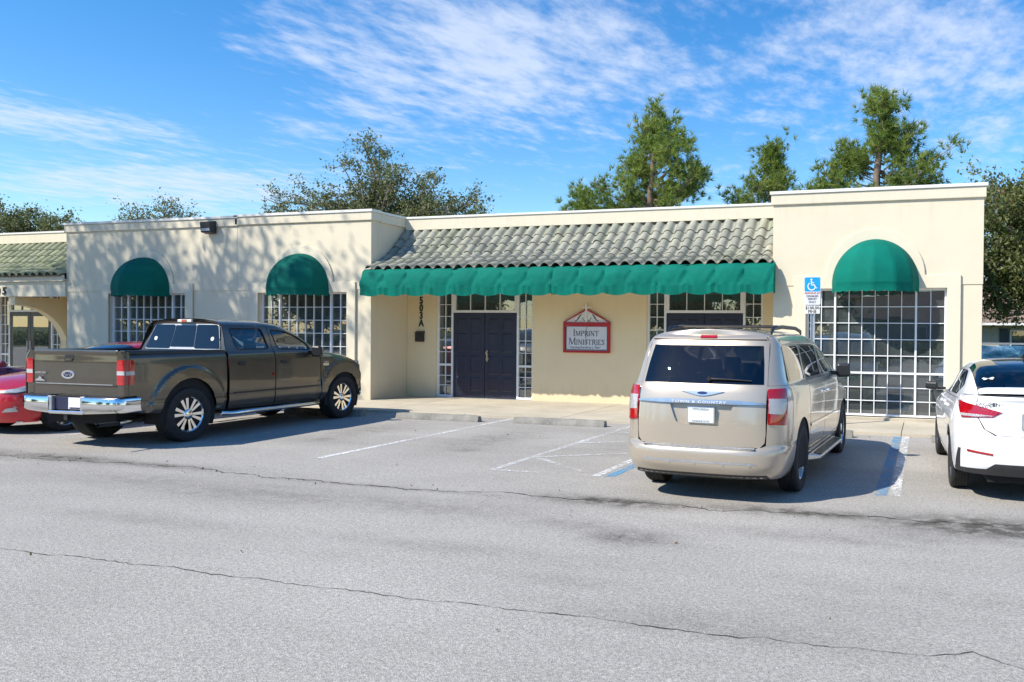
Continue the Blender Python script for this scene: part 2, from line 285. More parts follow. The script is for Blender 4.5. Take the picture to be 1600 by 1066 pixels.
# ---------------------------------------------------------------- mesh helpers
def link(o, parent=None, world=True):
    COL.objects.link(o)
    if parent is not None:
        o.parent = parent
        if world: o.matrix_parent_inverse = Matrix.Translation(-wloc(parent))
    return o
def wloc(o):
    v = Vector(o.location)
    if o.parent is not None: v = o.matrix_parent_inverse @ v + wloc(o.parent)
    return v
def tag(o, label=None, cat=None, group=None, kind=None):
    for k, v in (('label', label), ('category', cat), ('group', group), ('kind', kind)):
        if v: o[k] = v
    return o
def thing(name, loc, label, cat, group=None, rz=0.0):
    o = bpy.data.objects.new(name, None); o.empty_display_size = .2; COL.objects.link(o); o.location = loc; o.rotation_euler = (0, 0, rz)
    return tag(o, label, cat, group)
class MB:
    def __init__(s): s.v = []; s.f = []
    def add(s, vs, fs):
        b = len(s.v); s.v += [tuple(x) for x in vs]; s.f += [tuple(b+i for i in f) for f in fs]; return s
    def box(s, x0, x1, y0, y1, z0, z1):
        return s.add([(x0,y0,z0),(x1,y0,z0),(x1,y1,z0),(x0,y1,z0),(x0,y0,z1),(x1,y0,z1),(x1,y1,z1),(x0,y1,z1)],
                     [(0,3,2,1),(4,5,6,7),(0,1,5,4),(1,2,6,5),(2,3,7,6),(3,0,4,7)])
    def hexa(s, p):   # 8 points, bottom loop then top loop
        return s.add(p, [(0,3,2,1),(4,5,6,7),(0,1,5,4),(1,2,6,5),(2,3,7,6),(3,0,4,7)])
    def prism(s, poly, axis, a, b, holes=()):
        def P(u, v, w): return {'y': (u, w, v), 'x': (w, u, v), 'z': (u, v, w)}[axis]
        loops = [list(poly)] + [list(h) for h in holes]
        flat = [p for l in loops for p in l]; n = len(flat)
        tri = tessellate_polygon([[Vector((p[0], p[1], 0)) for p in l] for l in loops])
        vs = [P(p[0], p[1], a) for p in flat] + [P(p[0], p[1], b) for p in flat]
        fs = [tuple(t) for t in tri] + [tuple(n+i for i in reversed(t)) for t in tri]
        k = 0
        for l in loops:
            m = len(l)
            for i in range(m): j = (i+1) % m; fs.append((k+i, k+j, n+k+j, n+k+i))
            k += m
        return s.add(vs, fs)
    def tube(s, pts, r, n=6, caps=True):
        pts = [Vector(p) for p in pts]; m = len(pts); rr = r if isinstance(r, (list, tuple)) else [r]*m
        base = len(s.v); up = None
        for i, p in enumerate(pts):
            d = (pts[min(i+1, m-1)]-pts[max(i-1, 0)]).normalized()
            if up is None: up = Vector((0, 0, 1)) if abs(d.z) < .9 else Vector((1, 0, 0))
            a = d.cross(up)
            if a.length < 1e-5: a = d.cross(Vector((0, 1, 0)))
            a.normalize(); b = a.cross(d); up = b
            for k in range(n):
                t = 2*math.pi*k/n; s.v.append(tuple(p+(a*math.cos(t)+b*math.sin(t))*rr[i]))
        for i in range(m-1):
            for k in range(n): s.f.append((base+i*n+k, base+i*n+(k+1) % n, base+(i+1)*n+(k+1) % n, base+(i+1)*n+k))
        if caps:
            s.f.append(tuple(base+k for k in reversed(range(n)))); s.f.append(tuple(base+(m-1)*n+k for k in range(n)))
        return s
    def lathe(s, prof, n=32, c=(0, 0, 0), axis='y', closed=False):
        base = len(s.v); m = len(prof)
        for r, h in prof:
            for k in range(n):
                t = 2*math.pi*k/n; a, b = r*math.cos(t), r*math.sin(t)
                s.v.append({'y': (c[0]+a, c[1]+h, c[2]+b), 'z': (c[0]+a, c[1]+b, c[2]+h), 'x': (c[0]+h, c[1]+a, c[2]+b)}[axis])
        for i in range(m if closed else m-1):
            i2 = (i+1) % m
            for k in range(n): s.f.append((base+i*n+k, base+i*n+(k+1) % n, base+i2*n+(k+1) % n, base+i2*n+k))
        return s
    def grid(s, rows):
        base = len(s.v); n = len(rows[0])
        for r in rows: s.v += [tuple(p) for p in r]
        for i in range(len(rows)-1):
            for j in range(n-1): s.f.append((base+i*n+j, base+i*n+j+1, base+(i+1)*n+j+1, base+(i+1)*n+j))
        return s
    def mesh(s, name, mat, smooth=False, recalc=True):
        me = bpy.data.meshes.new(name); me.from_pydata(s.v, [], s.f); me.validate()
        if recalc:
            bm = bmesh.new(); bm.from_mesh(me); bmesh.ops.recalc_face_normals(bm, faces=bm.faces); bm.to_mesh(me); bm.free()
        if smooth is True: me.shade_smooth()
        elif smooth:
            me.shade_smooth(); me.set_sharp_from_angle(angle=R(smooth))
        if mat: me.materials.append(MATS[mat])
        return me
    def build(s, name, mat, parent=None, smooth=False, bevel=0, world=True, recalc=True):
        o = bpy.data.objects.new(name, s.mesh(name, mat, smooth, recalc)); link(o, parent, world)
        if bevel:
            b = o.modifiers.new('bevel', 'BEVEL'); b.width = bevel; b.segments = 2; b.limit_method = 'ANGLE'; b.angle_limit = R(40); b.harden_normals = False
        return o
def arc(cx, cz, r, a0, a1, n, rz=None):
    rz = rz or r
    return [(cx+r*math.cos(R(a0+(a1-a0)*i/n)), cz+rz*math.sin(R(a0+(a1-a0)*i/n))) for i in range(n+1)]
def place(mesh, name, loc, parent=None, rot=(0, 0, 0), scale=None):
    o = bpy.data.objects.new(name, mesh); o.location = loc; o.rotation_euler = rot
    if scale: o.scale = scale
    return link(o, parent)
def text_mesh(txt, size, mat, depth=.002, shear=0.0, spacing=1.0, bold=0.0):
    cu = bpy.data.curves.new('t', 'FONT'); cu.body = txt; cu.size = size; cu.extrude = depth; cu.align_x = 'CENTER'; cu.align_y = 'CENTER'
    cu.shear = shear; cu.space_character = spacing; cu.offset = bold; cu.resolution_u = 3
    o = bpy.data.objects.new('t', cu); COL.objects.link(o); dg = bpy.context.evaluated_depsgraph_get()
    me = bpy.data.meshes.new_from_object(o.evaluated_get(dg)); bpy.data.objects.remove(o); bpy.data.curves.remove(cu)
    me.materials.clear(); me.materials.append(MATS[mat]); return me
def text(txt, size, mat, loc, parent, rot=(math.pi/2, 0, 0), name='lettering', world=True, sx=1.0, **kw):
    me = text_mesh(txt, size, mat, **kw); me.name = name
    o = bpy.data.objects.new(name, me); o.location = loc; o.rotation_euler = rot; o.scale = (sx, 1, 1)
    return link(o, parent, world)
# ================================================================ GROUND
def sheet(name, x0, x1, y0, y1, z, mat, kind='structure', parent=None):
    o = MB().add([(x0, y0, z), (x1, y0, z), (x1, y1, z), (x0, y1, z)], [(0, 1, 2, 3)]).build(name, mat, parent, recalc=False)
    if kind: o['kind'] = kind
    return o
ground = sheet('ground', -1500, 1500, -1500, 1500, -.02, 'grass')
lot = sheet('parking_lot', -70, 40, -24, 14.15, 0, 'asphalt')
def ribbon(name, pts, w, mat, z=.004, jit=.02, seg=.05):
    mb = MB(); P = []
    for (a, b) in zip(pts[:-1], pts[1:]):
        L = math.hypot(b[0]-a[0], b[1]-a[1]); n = max(1, int(L/seg))
        for i in range(n): t = i/n; P.append((a[0]+(b[0]-a[0])*t, a[1]+(b[1]-a[1])*t))
    P.append(pts[-1]); L_, R_ = [], []
    for i, p in enumerate(P):
        q = noise.noise((p[0]*3, p[1]*3, 1.7))*jit + noise.noise((p[0]*14, p[1]*14, 4.1))*jit*.6
        ww = w*max(.42, .8+1.0*noise.noise((p[0]*5, p[1]*5, 9.2)) + .55*random.uniform(-1, 1))
        L_.append((p[0], p[1]+q+ww, z)); R_.append((p[0], p[1]+q-ww, z))
    mb.grid([L_, R_]); return mb.build(name, mat, lot, recalc=False)
ribbon('asphalt_crack', [(-7.09,4.38),(-6.57,4.41),(-5.58,4.45),(-4.87,4.45),(-4.15,4.45),(-3.28,4.45),(-2.47,4.47),(-1.96,4.47),(-1.55,4.47),(-1.17,4.47),(-.77,4.48),(-.19,4.5),(.03,4.53),(.26,4.67),(.5,4.52),(.73,4.49),(2.2,4.5)], .0036, 'crack_dark', jit=.05)
ribbon('asphalt_crack', [(-14,7.5),(-11.5,7.58),(-10.05,7.6),(-9.04,7.70),(-8.49,7.74),(-7.71,7.6),(-6.66,7.54),(-5.56,7.53),(-4.89,7.5),(-4.11,7.68),(-3.62,7.6),(-2.83,7.7),(-2,7.62),(-.82,7.8),(.04,7.82),(.86,7.95),(2.5,8.02)], .008, 'crack_dark', jit=.09)
ribbon('asphalt_crack', [(-6.9,11.6),(-6.2,11.5),(-5.5,11.9),(-5.1,11.8)], .004, 'crack_dark', jit=.12)
def line(pts, w, mat, z=.004, name='parking_line'):
    (x0, y0), (x1, y1) = pts; d = Vector((x1-x0, y1-y0)).normalized(); n = Vector((-d.y, d.x))*w/2
    return MB().add([(x0+n.x, y0+n.y, z), (x0-n.x, y0-n.y, z), (x1-n.x, y1-n.y, z), (x1+n.x, y1+n.y, z)], [(0, 1, 2, 3)]).build(name, mat, lot)
for x in (-7.56, -10.15, -12.75, -15.35, -17.95, 2.35, 4.95): line(((x, 8.88), (x+.03, 14.1)), .10, 'line_white' if x > -9 else 'line_white_worn')
line(((-5.0, 8.85), (-5.0, 14.0)), .10, 'line_white_worn'); line(((-3.66, 8.90), (-3.66, 14.0)), .10, 'line_white'); line(((-3.50, 8.92), (-3.50, 14.0)), .12, 'line_blue')
line(((-5.0, 8.87), (-3.66, 8.91)), .09, 'line_white_worn', .006); line(((-4.97, 11.43), (-3.70, 12.35)), .09, 'line_white_worn', .006)
line(((-4.95, 9.95), (-3.70, 10.9)), .09, 'line_white_worn', .006); line(((-4.97, 12.7), (-3.70, 13.7)), .09, 'line_white_worn', .006); line(((-4.9, 9.9), (-3.9, 9.1)), .08, 'line_white_worn', .007)
line(((-.43, 8.88), (-.42, 14.05)), .13, 'line_blue'); line(((-.285, 8.92), (-.285, 14.1)), .11, 'line_white')
# sidewalk of poured slabs
sw = sheet('sidewalk', -70, 30, 14.15, 17.7, -.006, 'sidewalk')
xs = [-70, -40, -32] + [-29.2+2.06*i for i in range(22)] + [22, 30]
for (a, b) in zip(xs[:-1], xs[1:]):
    for (y0, y1) in ((14.15, 15.95), (15.962, 17.62)):
        h = .055+random.uniform(-.002, .002)
        sl_ = MB().box(a+.005, b-.005, y0, y1, -.1, h).build('slab', 'sidewalk', sw, bevel=.006)
# wheel stops
def wheel_stop(x, y, L, label, rz=0.0):
    mb = MB(); prof = [(-.085, 0), (-.085, .04), (-.05, .115), (.05, .115), (.085, .04), (.085, 0)]; n = 14
    rows = []
    for i in range(n+1):
        t = -L/2+L*i/n; e = .88 if i in (0, n) else 1.0
        rows.append([(t, p[0]*e+random.uniform(-.003, .003), p[1]*(.93 if i in (0, n) else 1)+(random.uniform(-.006, .003) if p[1] else 0)) for p in prof])
    mb.grid(rows); mb.f.append(tuple(range(5, -1, -1))); b = n*6; mb.f.append(tuple(range(b, b+6)))
    o = mb.build('wheel_stop', 'concrete_stop', smooth=35); o.location = (x, y, .001); o.rotation_euler = (0, 0, rz)
    return tag(o, label, 'wheel stop', 'concrete wheel stops along the sidewalk')
wheel_stop(-8.72, 13.42, 1.75, 'long grey concrete wheel stop nearest the double doors, right of the pickup', .02)
wheel_stop(-6.28, 13.55, 1.78, 'grey concrete wheel stop between the empty bay and the van', .01)
wheel_stop(-2.0, 13.72, 1.78, 'dark wheel stop showing just right of the van front wheel', -.01)
wheel_stop(1.0, 13.6, 1.78, 'pale wheel stop in front of the white car')
wheel_stop(-11.35, 13.45, 1.8, 'wheel stop at the front tyre of the pickup', .02)
wheel_stop(-14.0, 13.5, 1.8, 'wheel stop hidden behind the red car')

# ================================================================ BUILDING
YW, YM, ZT = 16.05, 17.45, 4.45          # wing front, recessed front, parapet top
B = thing('strip_building', (-8, 17, 0), 'long cream stucco commercial building with tiled mansard and square parapets', 'building')
WINS = [(-2.21, .37), (-15.46, -12.88), (-20.33, -17.75)]      # wing windows (x range)
WZ0, WZ1 = .13, 2.56
def rect(x0, x1, z0, z1): return [(x0, z0), (x1, z0), (x1, z1), (x0, z1)]
def wing(x0, x1, wins, name):
    mb = MB(); mb.prism(rect(x0, x1, 0, 4.22), 'y', YW, YW+.24, [rect(a, b, WZ0-.02, WZ1) for a, b in wins]); mb.build(name, 'cream', B)
    up = MB().prism(rect(x0-.012, x1+.012, 2.62, 4.20), 'y', YW-.014, YW+.001); up.build('upper_wall', 'cream', B, bevel=.004)
wing(-2.86, .98, WINS[:1], 'wing_wall'); wing(-21.86, -12.24, WINS[1:], 'wing_wall')
MB().box(-12.44, -12.24, YW+.242, YM-.002, 0, 4.22).build('return_wall', 'cream', B)
MB().box(-21.86, -21.66, YW+.242, YM-.002, 0, 4.22).build('return_wall', 'cream', B)
MB().box(-2.86, -2.66, YW+.242, YM-.002, 0, 4.22).build('return_wall', 'cream', B)
MB().box(.78, .98, YW+.242, 29, 0, 4.22).build('side_wall', 'cream', B)
# copings: fascia band and metal cap, mitred round each wing
def coping(x0, x1, y0, y1, z0=4.20, zt=ZT, name='coping', ends=True):
    MB().box(x0-.05, x1+.05, y0-.055, y1, z0, zt-.05).build(name, 'cream_trim', B, bevel=.012)
    MB().box(x0-.075, x1+.075, y0-.08, y1, zt-.048, zt+.012).build('parapet_cap', 'cap', B, bevel=.006)
coping(-2.86, .98, YW, YW+.3); coping(-16.12, -12.24, YW, YW+.3, 4.22, ZT+.01); coping(-21.86, -16.14, YW, YW+.3, 4.20, ZT-.01)
for xa, xb in ((-12.44, -12.19), (-21.91, -21.66), (-2.91, -2.66)):
    MB().box(xa, xb, YW+.302, YM+.3, 4.20, ZT-.05).build('coping', 'cream_trim', B, bevel=.01)
    MB().box(xa-.022, xb+.022, YW+.302, YM+.3, ZT-.048, ZT+.006).build('parapet_cap', 'cap', B, bevel=.006)
MB().box(.73, 1.03, YW+.302, 29, 4.20, ZT-.05).build('coping', 'cream_trim', B, bevel=.01); MB().box(.70, 1.055, YW+.302, 29, ZT-.048, ZT+.006).build('parapet_cap', 'cap', B, bevel=.006)
for xa, xb in ((-12.19, -2.91), (-42, -21.91)):
    MB().box(xa, xb, YM-.15, YM+.2, 4.135, ZT-.05).build('parapet', 'cream_trim', B); MB().box(xa, xb, YM-.175, YM+.22, ZT-.048, ZT+.002).build('parapet_cap', 'cap', B, bevel=.006)
sheet('flat_roof', -42, .78, YM+.2, 29, 4.0, 'cap', None, B); MB().box(-42, .98, 29, 29.2, 0, 4.3).build('back_wall', 'cream', B)
MB().box(-21.9, -21.855, YW+.0, YW+.02, 2.6, 4.2).v
# control joint in the left wing
MB().box(-16.135, -16.125, YW-.018, YW-.012, 2.64, 4.2).build('control_joint', 'grey_metal', B)
# raised surrounds with arch over each window
def surround(a, b):
    c = (a+b)/2; r = .90; o_ = .24
    outer = [(a-o_, 0), (a-o_, 2.80), (c-r, 2.80)] + arc(c, 2.80, r, 180, 0, 24, .88)[1:-1] + [(c+r, 2.80), (b+o_, 2.80), (b+o_, 0), (b+.004, 0), (b+.004, WZ1-.004), (a-.004, WZ1-.004), (a-.004, 0)]
    MB().prism(outer, 'y', YW-.055, YW-.0145).build('window_surround', 'cream_trim', B, bevel=.006)
    lo = MB().box(a-.003, b+.003, YW-.03, YW+.02, 0.0, WZ0-.022).build('window_curb', 'sidewalk', B)
for w in WINS: surround(*w)
PANE = {}
def pane(w, h, loc, parent, mat='window_glass'):
    k = (round(w, 3), round(h, 3), mat)
    if k not in PANE: PANE[k] = MB().box(-w/2, w/2, -.002, .002, -h/2, h/2).mesh('pane', mat)
    return place(PANE[k], 'pane', loc, parent, (random.gauss(0, .0022), 0, random.gauss(0, .0022)))
def window(x0, x1, z0, z1, y, cols, rows, frame=.037, parent=B, name='window', label=None):
    """cols / rows: widths of runs, e.g. [2,6,2] columns with mullions between; rows [(n, share)...] from top"""
    fr = MB(); mu = MB(); f = frame; d0, d1 = y-.03, y+.05
    fr.box(x0, x1, d0, d1, z0, z0+f).box(x0, x1, d0, d1, z1-f, z1).box(x0, x0+f, d0, d1, z0+f, z1-f).box(x1-f, x1, d0, d1, z0+f, z1-f)
    ncol = sum(cols); pw = (x1-x0-2*f-(len(cols)-1)*f)/ncol; H = z1-z0-2*f-(len(rows)-1)*f
    xsp = []; x = x0+f
    for i, c in enumerate(cols):
        for j in range(c): xsp.append((x, x+pw)); x += pw
        if i < len(cols)-1: fr.box(x, x+f, d0-.002, d1-.002, z0+f, z1-f); x += f
    zsp = []; z = z1-f; tot = sum(r[1] for r in rows)
    for i, (n, sh) in enumerate(rows):
        hh = H*sh/tot/n
        for j in range(n): zsp.append((z-hh, z)); z -= hh
        if i < len(rows)-1: fr.box(x0+f, x1-f, d0+.004, d1-.006, z-f, z); z -= f
    w = fr.build(name, 'frame_white', parent, bevel=.003)
    if label: w['label'] = label
    m = .0075
    for i, (a, b) in enumerate(xsp[:-1]):
        if abs(xsp[i+1][0]-b) < 1e-4: mu.box(b-m, b+m, y-.012, y+.014, z0+f, z1-f)
    for i, (a, b) in enumerate(zsp[:-1]):
        if abs(zsp[i+1][1]-a) < 1e-4: mu.box(x0+f, x1-f, y-.014, y+.012, a-m, a+m)
    mu.build('muntin', 'frame_white', w)
    for a, b in xsp:
        for c, d in zsp: pane(b-a, d-c, ((a+b)/2, y+.02, (c+d)/2), w)
    return w
for a, b in WINS: window(a, b, WZ0, WZ1, YW+.10, [2, 6, 2], [(5, 1.63), (3, .80)])
# rooms behind the glass
def room(x0, x1, y0, y1, z1=2.9):
    mb = MB(); mb.add([(x0, y1, 0), (x1, y1, 0), (x1, y1, z1), (x0, y1, z1)], [(0, 1, 2, 3)])
    mb.add([(x0, y0, .02), (x1, y0, .02), (x1, y1, .02), (x0, y1, .02)], [(0, 1, 2, 3)]); mb.add([(x0, y0, z1), (x1, y0, z1), (x1, y1, z1), (x0, y1, z1)], [(0, 3, 2, 1)])
    for x in (x0, x1): mb.add([(x, y0, 0), (x, y1, 0), (x, y1, z1), (x, y0, z1)], [(0, 1, 2, 3)])
    # a counter and cabinet so that the room is not bare
    mb.box(x0+.4, x0+1.3, y1-.7, y1-.1, .02, 1.0); mb.box(x1-1.2, x1-.5, y1-.5, y1-.05, .02, 1.9)
    mb.build('room', 'room_dark', B, recalc=False)
room(-2.64, .76, YW+.26, 20.5); room(-21.6, -12.5, YW+.26, 20.5); room(-12.2, -2.9, YM+.32, 21.4); room(-41.5, -21.95, YM+.32, 21.4)
# recessed front with the two entrances
ENT = [(-11.42, -8.80), (-5.97, -3.33)]
ENT_L = (-26.66, -24.06)
def recessed(x0, x1, ents):
    MB().prism(rect(x0, x1, 0, 4.1), 'y', YM, YM+.22, [rect(a, b, 0.02, 2.66) for a, b in ents]).build('recessed_wall', 'tan', B)
recessed(-12.238, -2.862, ENT); recessed(-42, -21.862, [ENT_L])
def double_door(x0, x1, z0, z1, y, mat, handle='lever'):
    w = (x1-x0)/2
    for s in (0, 1):
        a = x0+s*w+(.004 if s else 0); b = a+w-.006
        d = MB(); d.box(a, b, y-.022, y+.022, z0, z1); leaf = d.build('door', mat, B, bevel=.003)
        if handle == 'lever':
            ph = [(.16, .50), (.56, 1.02), (1.10, 1.56), (1.62, 1.92)]; pw = (w-.30)/2
            for q, (c, e) in enumerate(ph):
                for k in range(2):
                    xx = a+.10+k*(pw+.09)
                    MB().hexa([(xx, y-.021, z0+c), (xx+pw, y-.021, z0+c), (xx+pw, y-.021, z0+e), (xx, y-.021, z0+e), (xx+.03, y-.034, z0+c+.03), (xx+pw-.03, y-.034, z0+c+.03), (xx+pw-.03, y-.034, z0+e-.03), (xx+.03, y-.034, z0+e-.03)]).build('panel', mat, leaf)
            if s:
                hb = MB().box(a+.045, a+.085, y-.04, y-.022, z0+.88, z0+1.14); hb.tube([(a+.065, y-.04, z0+.95), (a+.065, y-.085, z0+.95), (a+.15, y-.085, z0+.95)], .012, 8); hb.lathe([(0, -.05), (.025, -.05), (.025, 0)], 12, (a+.065, y-.022, z0+1.08)); hb.build('handle', 'brass', leaf, smooth=40)
        else:
            gw = MB().box(a+.12, b-.12, y-.026, y-.022, z0+.28, z1-.12).build('glass_panel', 'window_glass', leaf)
            hb = MB().tube([((b-.06) if s == 0 else (a+.06), y-.03, z0+.95), ((b-.06) if s == 0 else (a+.06), y-.08, z0+.95), ((b-.06) if s == 0 else (a+.06), y-.08, z0+1.2), ((b-.06) if s == 0 else (a+.06), y-.03, z0+1.2)], .012, 6).build('handle', 'galvanised', leaf, smooth=40)
def entrance(x0, x1, mat, handle='lever'):
    y = YM+.09; sw_ = .445
    rows = [(5, 1.5), (3, .75)]
    window(x0, x0+sw_, .06, 2.655, y, [2], [(6, 1.75), (3, .72)], .05, name='sidelight'); window(x1-sw_, x1, .06, 2.655, y, [2], [(6, 1.75), (3, .72)], .05, name='sidelight')
    window(x0+sw_+.002, x1-sw_-.002, 2.12, 2.653, y, [4], [(1, 1)], .06, name='transom')
    double_door(x0+sw_+.004, x1-sw_-.004, .065, 2.112, y+.01, mat, handle)
    MB().box(x0, x1, YM-.02, YM+.2, .0, .058).build('threshold', 'galvanised', B)
for e in ENT: entrance(*e, 'door_navy')
entrance(*ENT_L, 'door_dark', 'bar')
MB().box(-11.40, -10.98, YM+.17, YM+.19, .1, 2.6).build('window_blind', 'blind', B)
# soffit and eave board under the tiles
for xa, xb in ((-12.238, -2.862), (-42, -21.862)):
    MB().box(xa, xb, 15.98, YM-.002, 2.93, 2.96).build('soffit', 'cream', B)
    MB().box(xa, xb, 15.92, 15.978, 2.90, 3.07).build('eave_board', 'door_dark' if xa > -20 else 'cream_trim', B)
# S-tile mesh: x across, y up the slope (0 = lower edge), z up
def tile_mesh(L, mat):
    p = .262; n = 14; th = .022
    def prof(t):
        if t < .70: return .066*math.sin(math.pi*t/.70)**.66
        return -.024*math.sin(math.pi*(t-.70)/.30)
    mb = MB(); ov = .06
    top0 = [(p*i/n*1.0, 0, prof(i/n)+.034) for i in range(n+1)]; top1 = [(p*i/n, L+ov, prof(i/n)) for i in range(n+1)]
    mb.grid([top0, top1]); mb.grid([[(x, y, z-th) for x, y, z in top0], top0])
    mb.grid([top1, [(x, y, z-th) for x, y, z in top1]])
    for k in (0, n): mb.add([top0[k], top1[k], (top1[k][0], top1[k][1], top1[k][2]-th), (top0[k][0], 0, top0[k][2]-th)], [(0, 1, 2, 3)])
    return mb.mesh('tile', mat, smooth=50, recalc=True)
PROF = [(17.44, 4.17), (17.26, 3.985), (16.85, 3.615), (16.57, 3.365), (16.28, 3.225), (16.0, 3.115), (15.84, 3.065)]
def roof_pt(s):
    for (a, b) in zip(PROF[:-1], PROF[1:]):
        L = math.hypot(b[0]-a[0], b[1]-a[1])
        if s <= L: t = s/L; return (a[0]+(b[0]-a[0])*t, a[1]+(b[1]-a[1])*t)
        s -= L
    return PROF[-1]
TOT = sum(math.hypot(b[0]-a[0], b[1]-a[1]) for a, b in zip(PROF[:-1], PROF[1:]))
rowl = [.47] + [(TOT-.47)/5.0]*5
def tile_roof(x0, x1, mat, first=None):
    mb = MB(); mb.grid([[(x, y, z-.03) for (y, z) in PROF] for x in (x0, x1)]); deck = mb.build('tile_roof', 'door_dark', B, recalc=False)
    meshes = {round(l, 3): tile_mesh(l, mat) for l in set(rowl)}
    n = int(round((x1-x0)/.262)); p = (x1-x0)/n; s = 0
    for r, l in enumerate(rowl):
        a = roof_pt(s); b = roof_pt(min(s+l, TOT)); ang = math.atan2(a[1]-b[1], a[0]-b[0]); s += l
        for i in range(n):
            if first is not None and x0+i*p < first: continue
            o = place(meshes[round(l, 3)], 'tile', (x0+i*p, b[0], b[1]+random.uniform(-.003, .004)), deck, (ang+random.gauss(0, .012), random.gauss(0, .006), random.gauss(0, .012)), (p/.262, 1, 1))
tile_roof(-12.235, -2.865, 'tile')
tile_roof(-30.2, -21.865, 'tile_green')
# left neighbour: sunlit beam on quarter-arch brackets
MB().box(-42, -21.862, 15.99, 16.2, 2.50, 2.898).build('porch_beam', 'cream_trim', B, bevel=.006)
for bx in (-24.03, -31.0):
    pr = [(16.02, 2.498), (16.02, 2.27)] + [(16.14+1.36*math.sin(R(a)), .92+1.35*math.cos(R(a))) for a in range(0, 91, 6)] + [(17.448, .9), (17.448, 2.498)]
    MB().prism(pr, 'x', bx, bx+.25).build('arch_bracket', 'tan', B, bevel=.006)

# ================================================================ AWNINGS
def scallop(x, bay, amp): t = (x/bay) % 1.0; return amp*math.sin(math.pi*t)
def long_awning(x0, x1, label):
    t = thing('long_awning', ((x0+x1)/2, 15.9, 2.46), label, 'awning', 'green scalloped awnings over the entrances')
    bay = .583; nb = max(1, round((x1-x0)/bay)); bay = (x1-x0)/nb; nx = nb*14; nz = 16; rows = []
    for j in range(nz+1):
        v = j/nz; row = []
        for i in range(nx+1):
            x = x0+(x1-x0)*i/nx; tb = ((x-x0)/bay) % 1.0; sag = math.sin(math.pi*tb)**.7
            a = v*math.pi/2*1.02
            y = 15.93-.215*math.sin(min(a, math.pi/2))**.85; z = 3.075-.44*(1-math.cos(min(a, math.pi/2)))**.9
            belly = .032*sag*math.sin(math.pi*min(1, v*1.05)); y -= belly*.9 - .02*(1-sag)*math.sin(math.pi*v); z += belly*.2
            w = noise.noise((x*2.2, v*2.4, 3.3))*.024 + noise.noise((x*7, v*5+x*2, 1.3))*.016*v + .026*math.sin(11*(v*1.1+abs(tb-.5)*1.9)+noise.noise((x*.9, v*2, 0))*3)*(abs(tb-.5)*2)**1.5*v
            y -= w; row.append((x, y, z))
        rows.append(row)
    e = [Vector(p) for p in rows[-1]]
    cp = MB().grid(rows)
    cap0 = []
    for xx, idx in ((x0, 0), (x1, -1)):
        side = [rows[j][idx] for j in range(nz+1)]; back = [(xx, 15.935, side[0][2]+(side[-1][2]-side[0][2])*j/nz) for j in range(nz+1)]
        cp.grid([side, back])
    c = cp.build('canopy', 'awning_green', t, smooth=60, recalc=False)
    vr = []
    for k in range(5):
        v = k/4; row = []
        for i, p in enumerate(e):
            tb = ((p.x-x0)/bay) % 1.0; sc = .145+.05*abs(math.sin(math.pi*tb)) if 0 < i < nx else .145
            row.append((p.x, p.y-.0005+.02*math.sin(9*p.x)*v*.5+.018*math.sin(math.pi*tb)*v, p.z-sc*v))
        vr.append(row)
    MB().grid(vr).build('valance', 'awning_green', t, smooth=True, recalc=False)
    for xx, idx in ((x0, 0), (x1, -1)):
        p = e[idx]; MB().grid([[(xx, p.y+(15.935-p.y)*i/6, p.z-(0 if k == 0 else .15+.03*math.sin(math.pi*((i/2) % 1)))) for i in range(7)] for k in range(2)]).build('end_valance', 'awning_green', t, recalc=False)
    fr = MB().tube([(x0+.02, e[0].y+.06, e[0].z), (x1-.02, e[0].y+.06, e[0].z)], .012, 6)
    for k in range(nb+1):
        x = min(max(x0+k*bay, x0+.02), x1-.02); fr.tube([(x, 15.93, 2.66), (x, e[0].y+.06, 2.63)], .011, 6); fr.tube([(x, 15.90, 3.0), (x, 15.84, 2.93), (x, 15.80, 2.82), (x, e[0].y+.07, 2.64)], .010, 5)
    fr.build('awning_frame', 'awning_frame', t, smooth=60)
long_awning(-12.30, -7.506, 'long green scalloped fabric awning over the double door, left half'); long_awning(-7.502, -2.80, 'long green scalloped fabric awning right of the wall sign, above the van')
def dome_awning(c, label, mat):
    r, d, z0, h = .80, .74, 2.64, .84
    t = thing('dome_awning', (c, YW, z0-.15), label, 'awning', 'green dome awnings over the arched windows')
    ng = 6; n = ng*8; m = 14; yb = YW-.06; rows = []
    for j in range(m+1):
        th = math.pi/2*j/m; row = []
        for i in range(n+1):
            s_ = math.pi*i/n; tb = (i/8) % 1; k = 1-.040*math.sin(math.pi*tb)*math.sin(th)+noise.noise((c+i*.13, j*.2, 1))*.006
            row.append((c-r*math.sin(th)*math.cos(s_)*k, yb-d*math.sin(th)*math.sin(s_)*k, z0+h*math.cos(th)))
        rows.append(row)
    MB().grid(rows).build('canopy', mat, t, smooth=True, recalc=False)
    e = rows[-1]; v = [[(x+random.uniform(-.004, .004)*(q > 0), y+.015*(q > 0), z-q*(.15+.022*abs(math.sin(math.pi*(i/4))))) for i, (x, y, z) in enumerate(e)] for q in (0, .35, .7, 1)]
    MB().grid(v).build('valance', mat, t, smooth=True, recalc=False)
    fr = MB(); fr.tube([(c+(x-c)*.955, yb-.01+(y-yb)*.955, z-.02) for x, y, z in e[::2]], .010, 5)
    for g in range(1, ng): fr.tube([(c+(row[g*8][0]-c)*.95, yb+(row[g*8][1]-yb)*.95, row[g*8][2]-.035) for row in rows[2:]], .008, 5)
    fr.build('awning_frame', 'awning_frame', t, smooth=60)
for (a, b), lb in zip(WINS, ('bright green dome awning over the right window beside the parking sign', 'tree-shaded green dome awning over the window behind the pickup hood', 'tree-shaded green dome awning at far left, above the pickup bed')):
    dome_awning((a+b)/2, lb, 'awning_green' if a > -5 else 'awning_shaded')

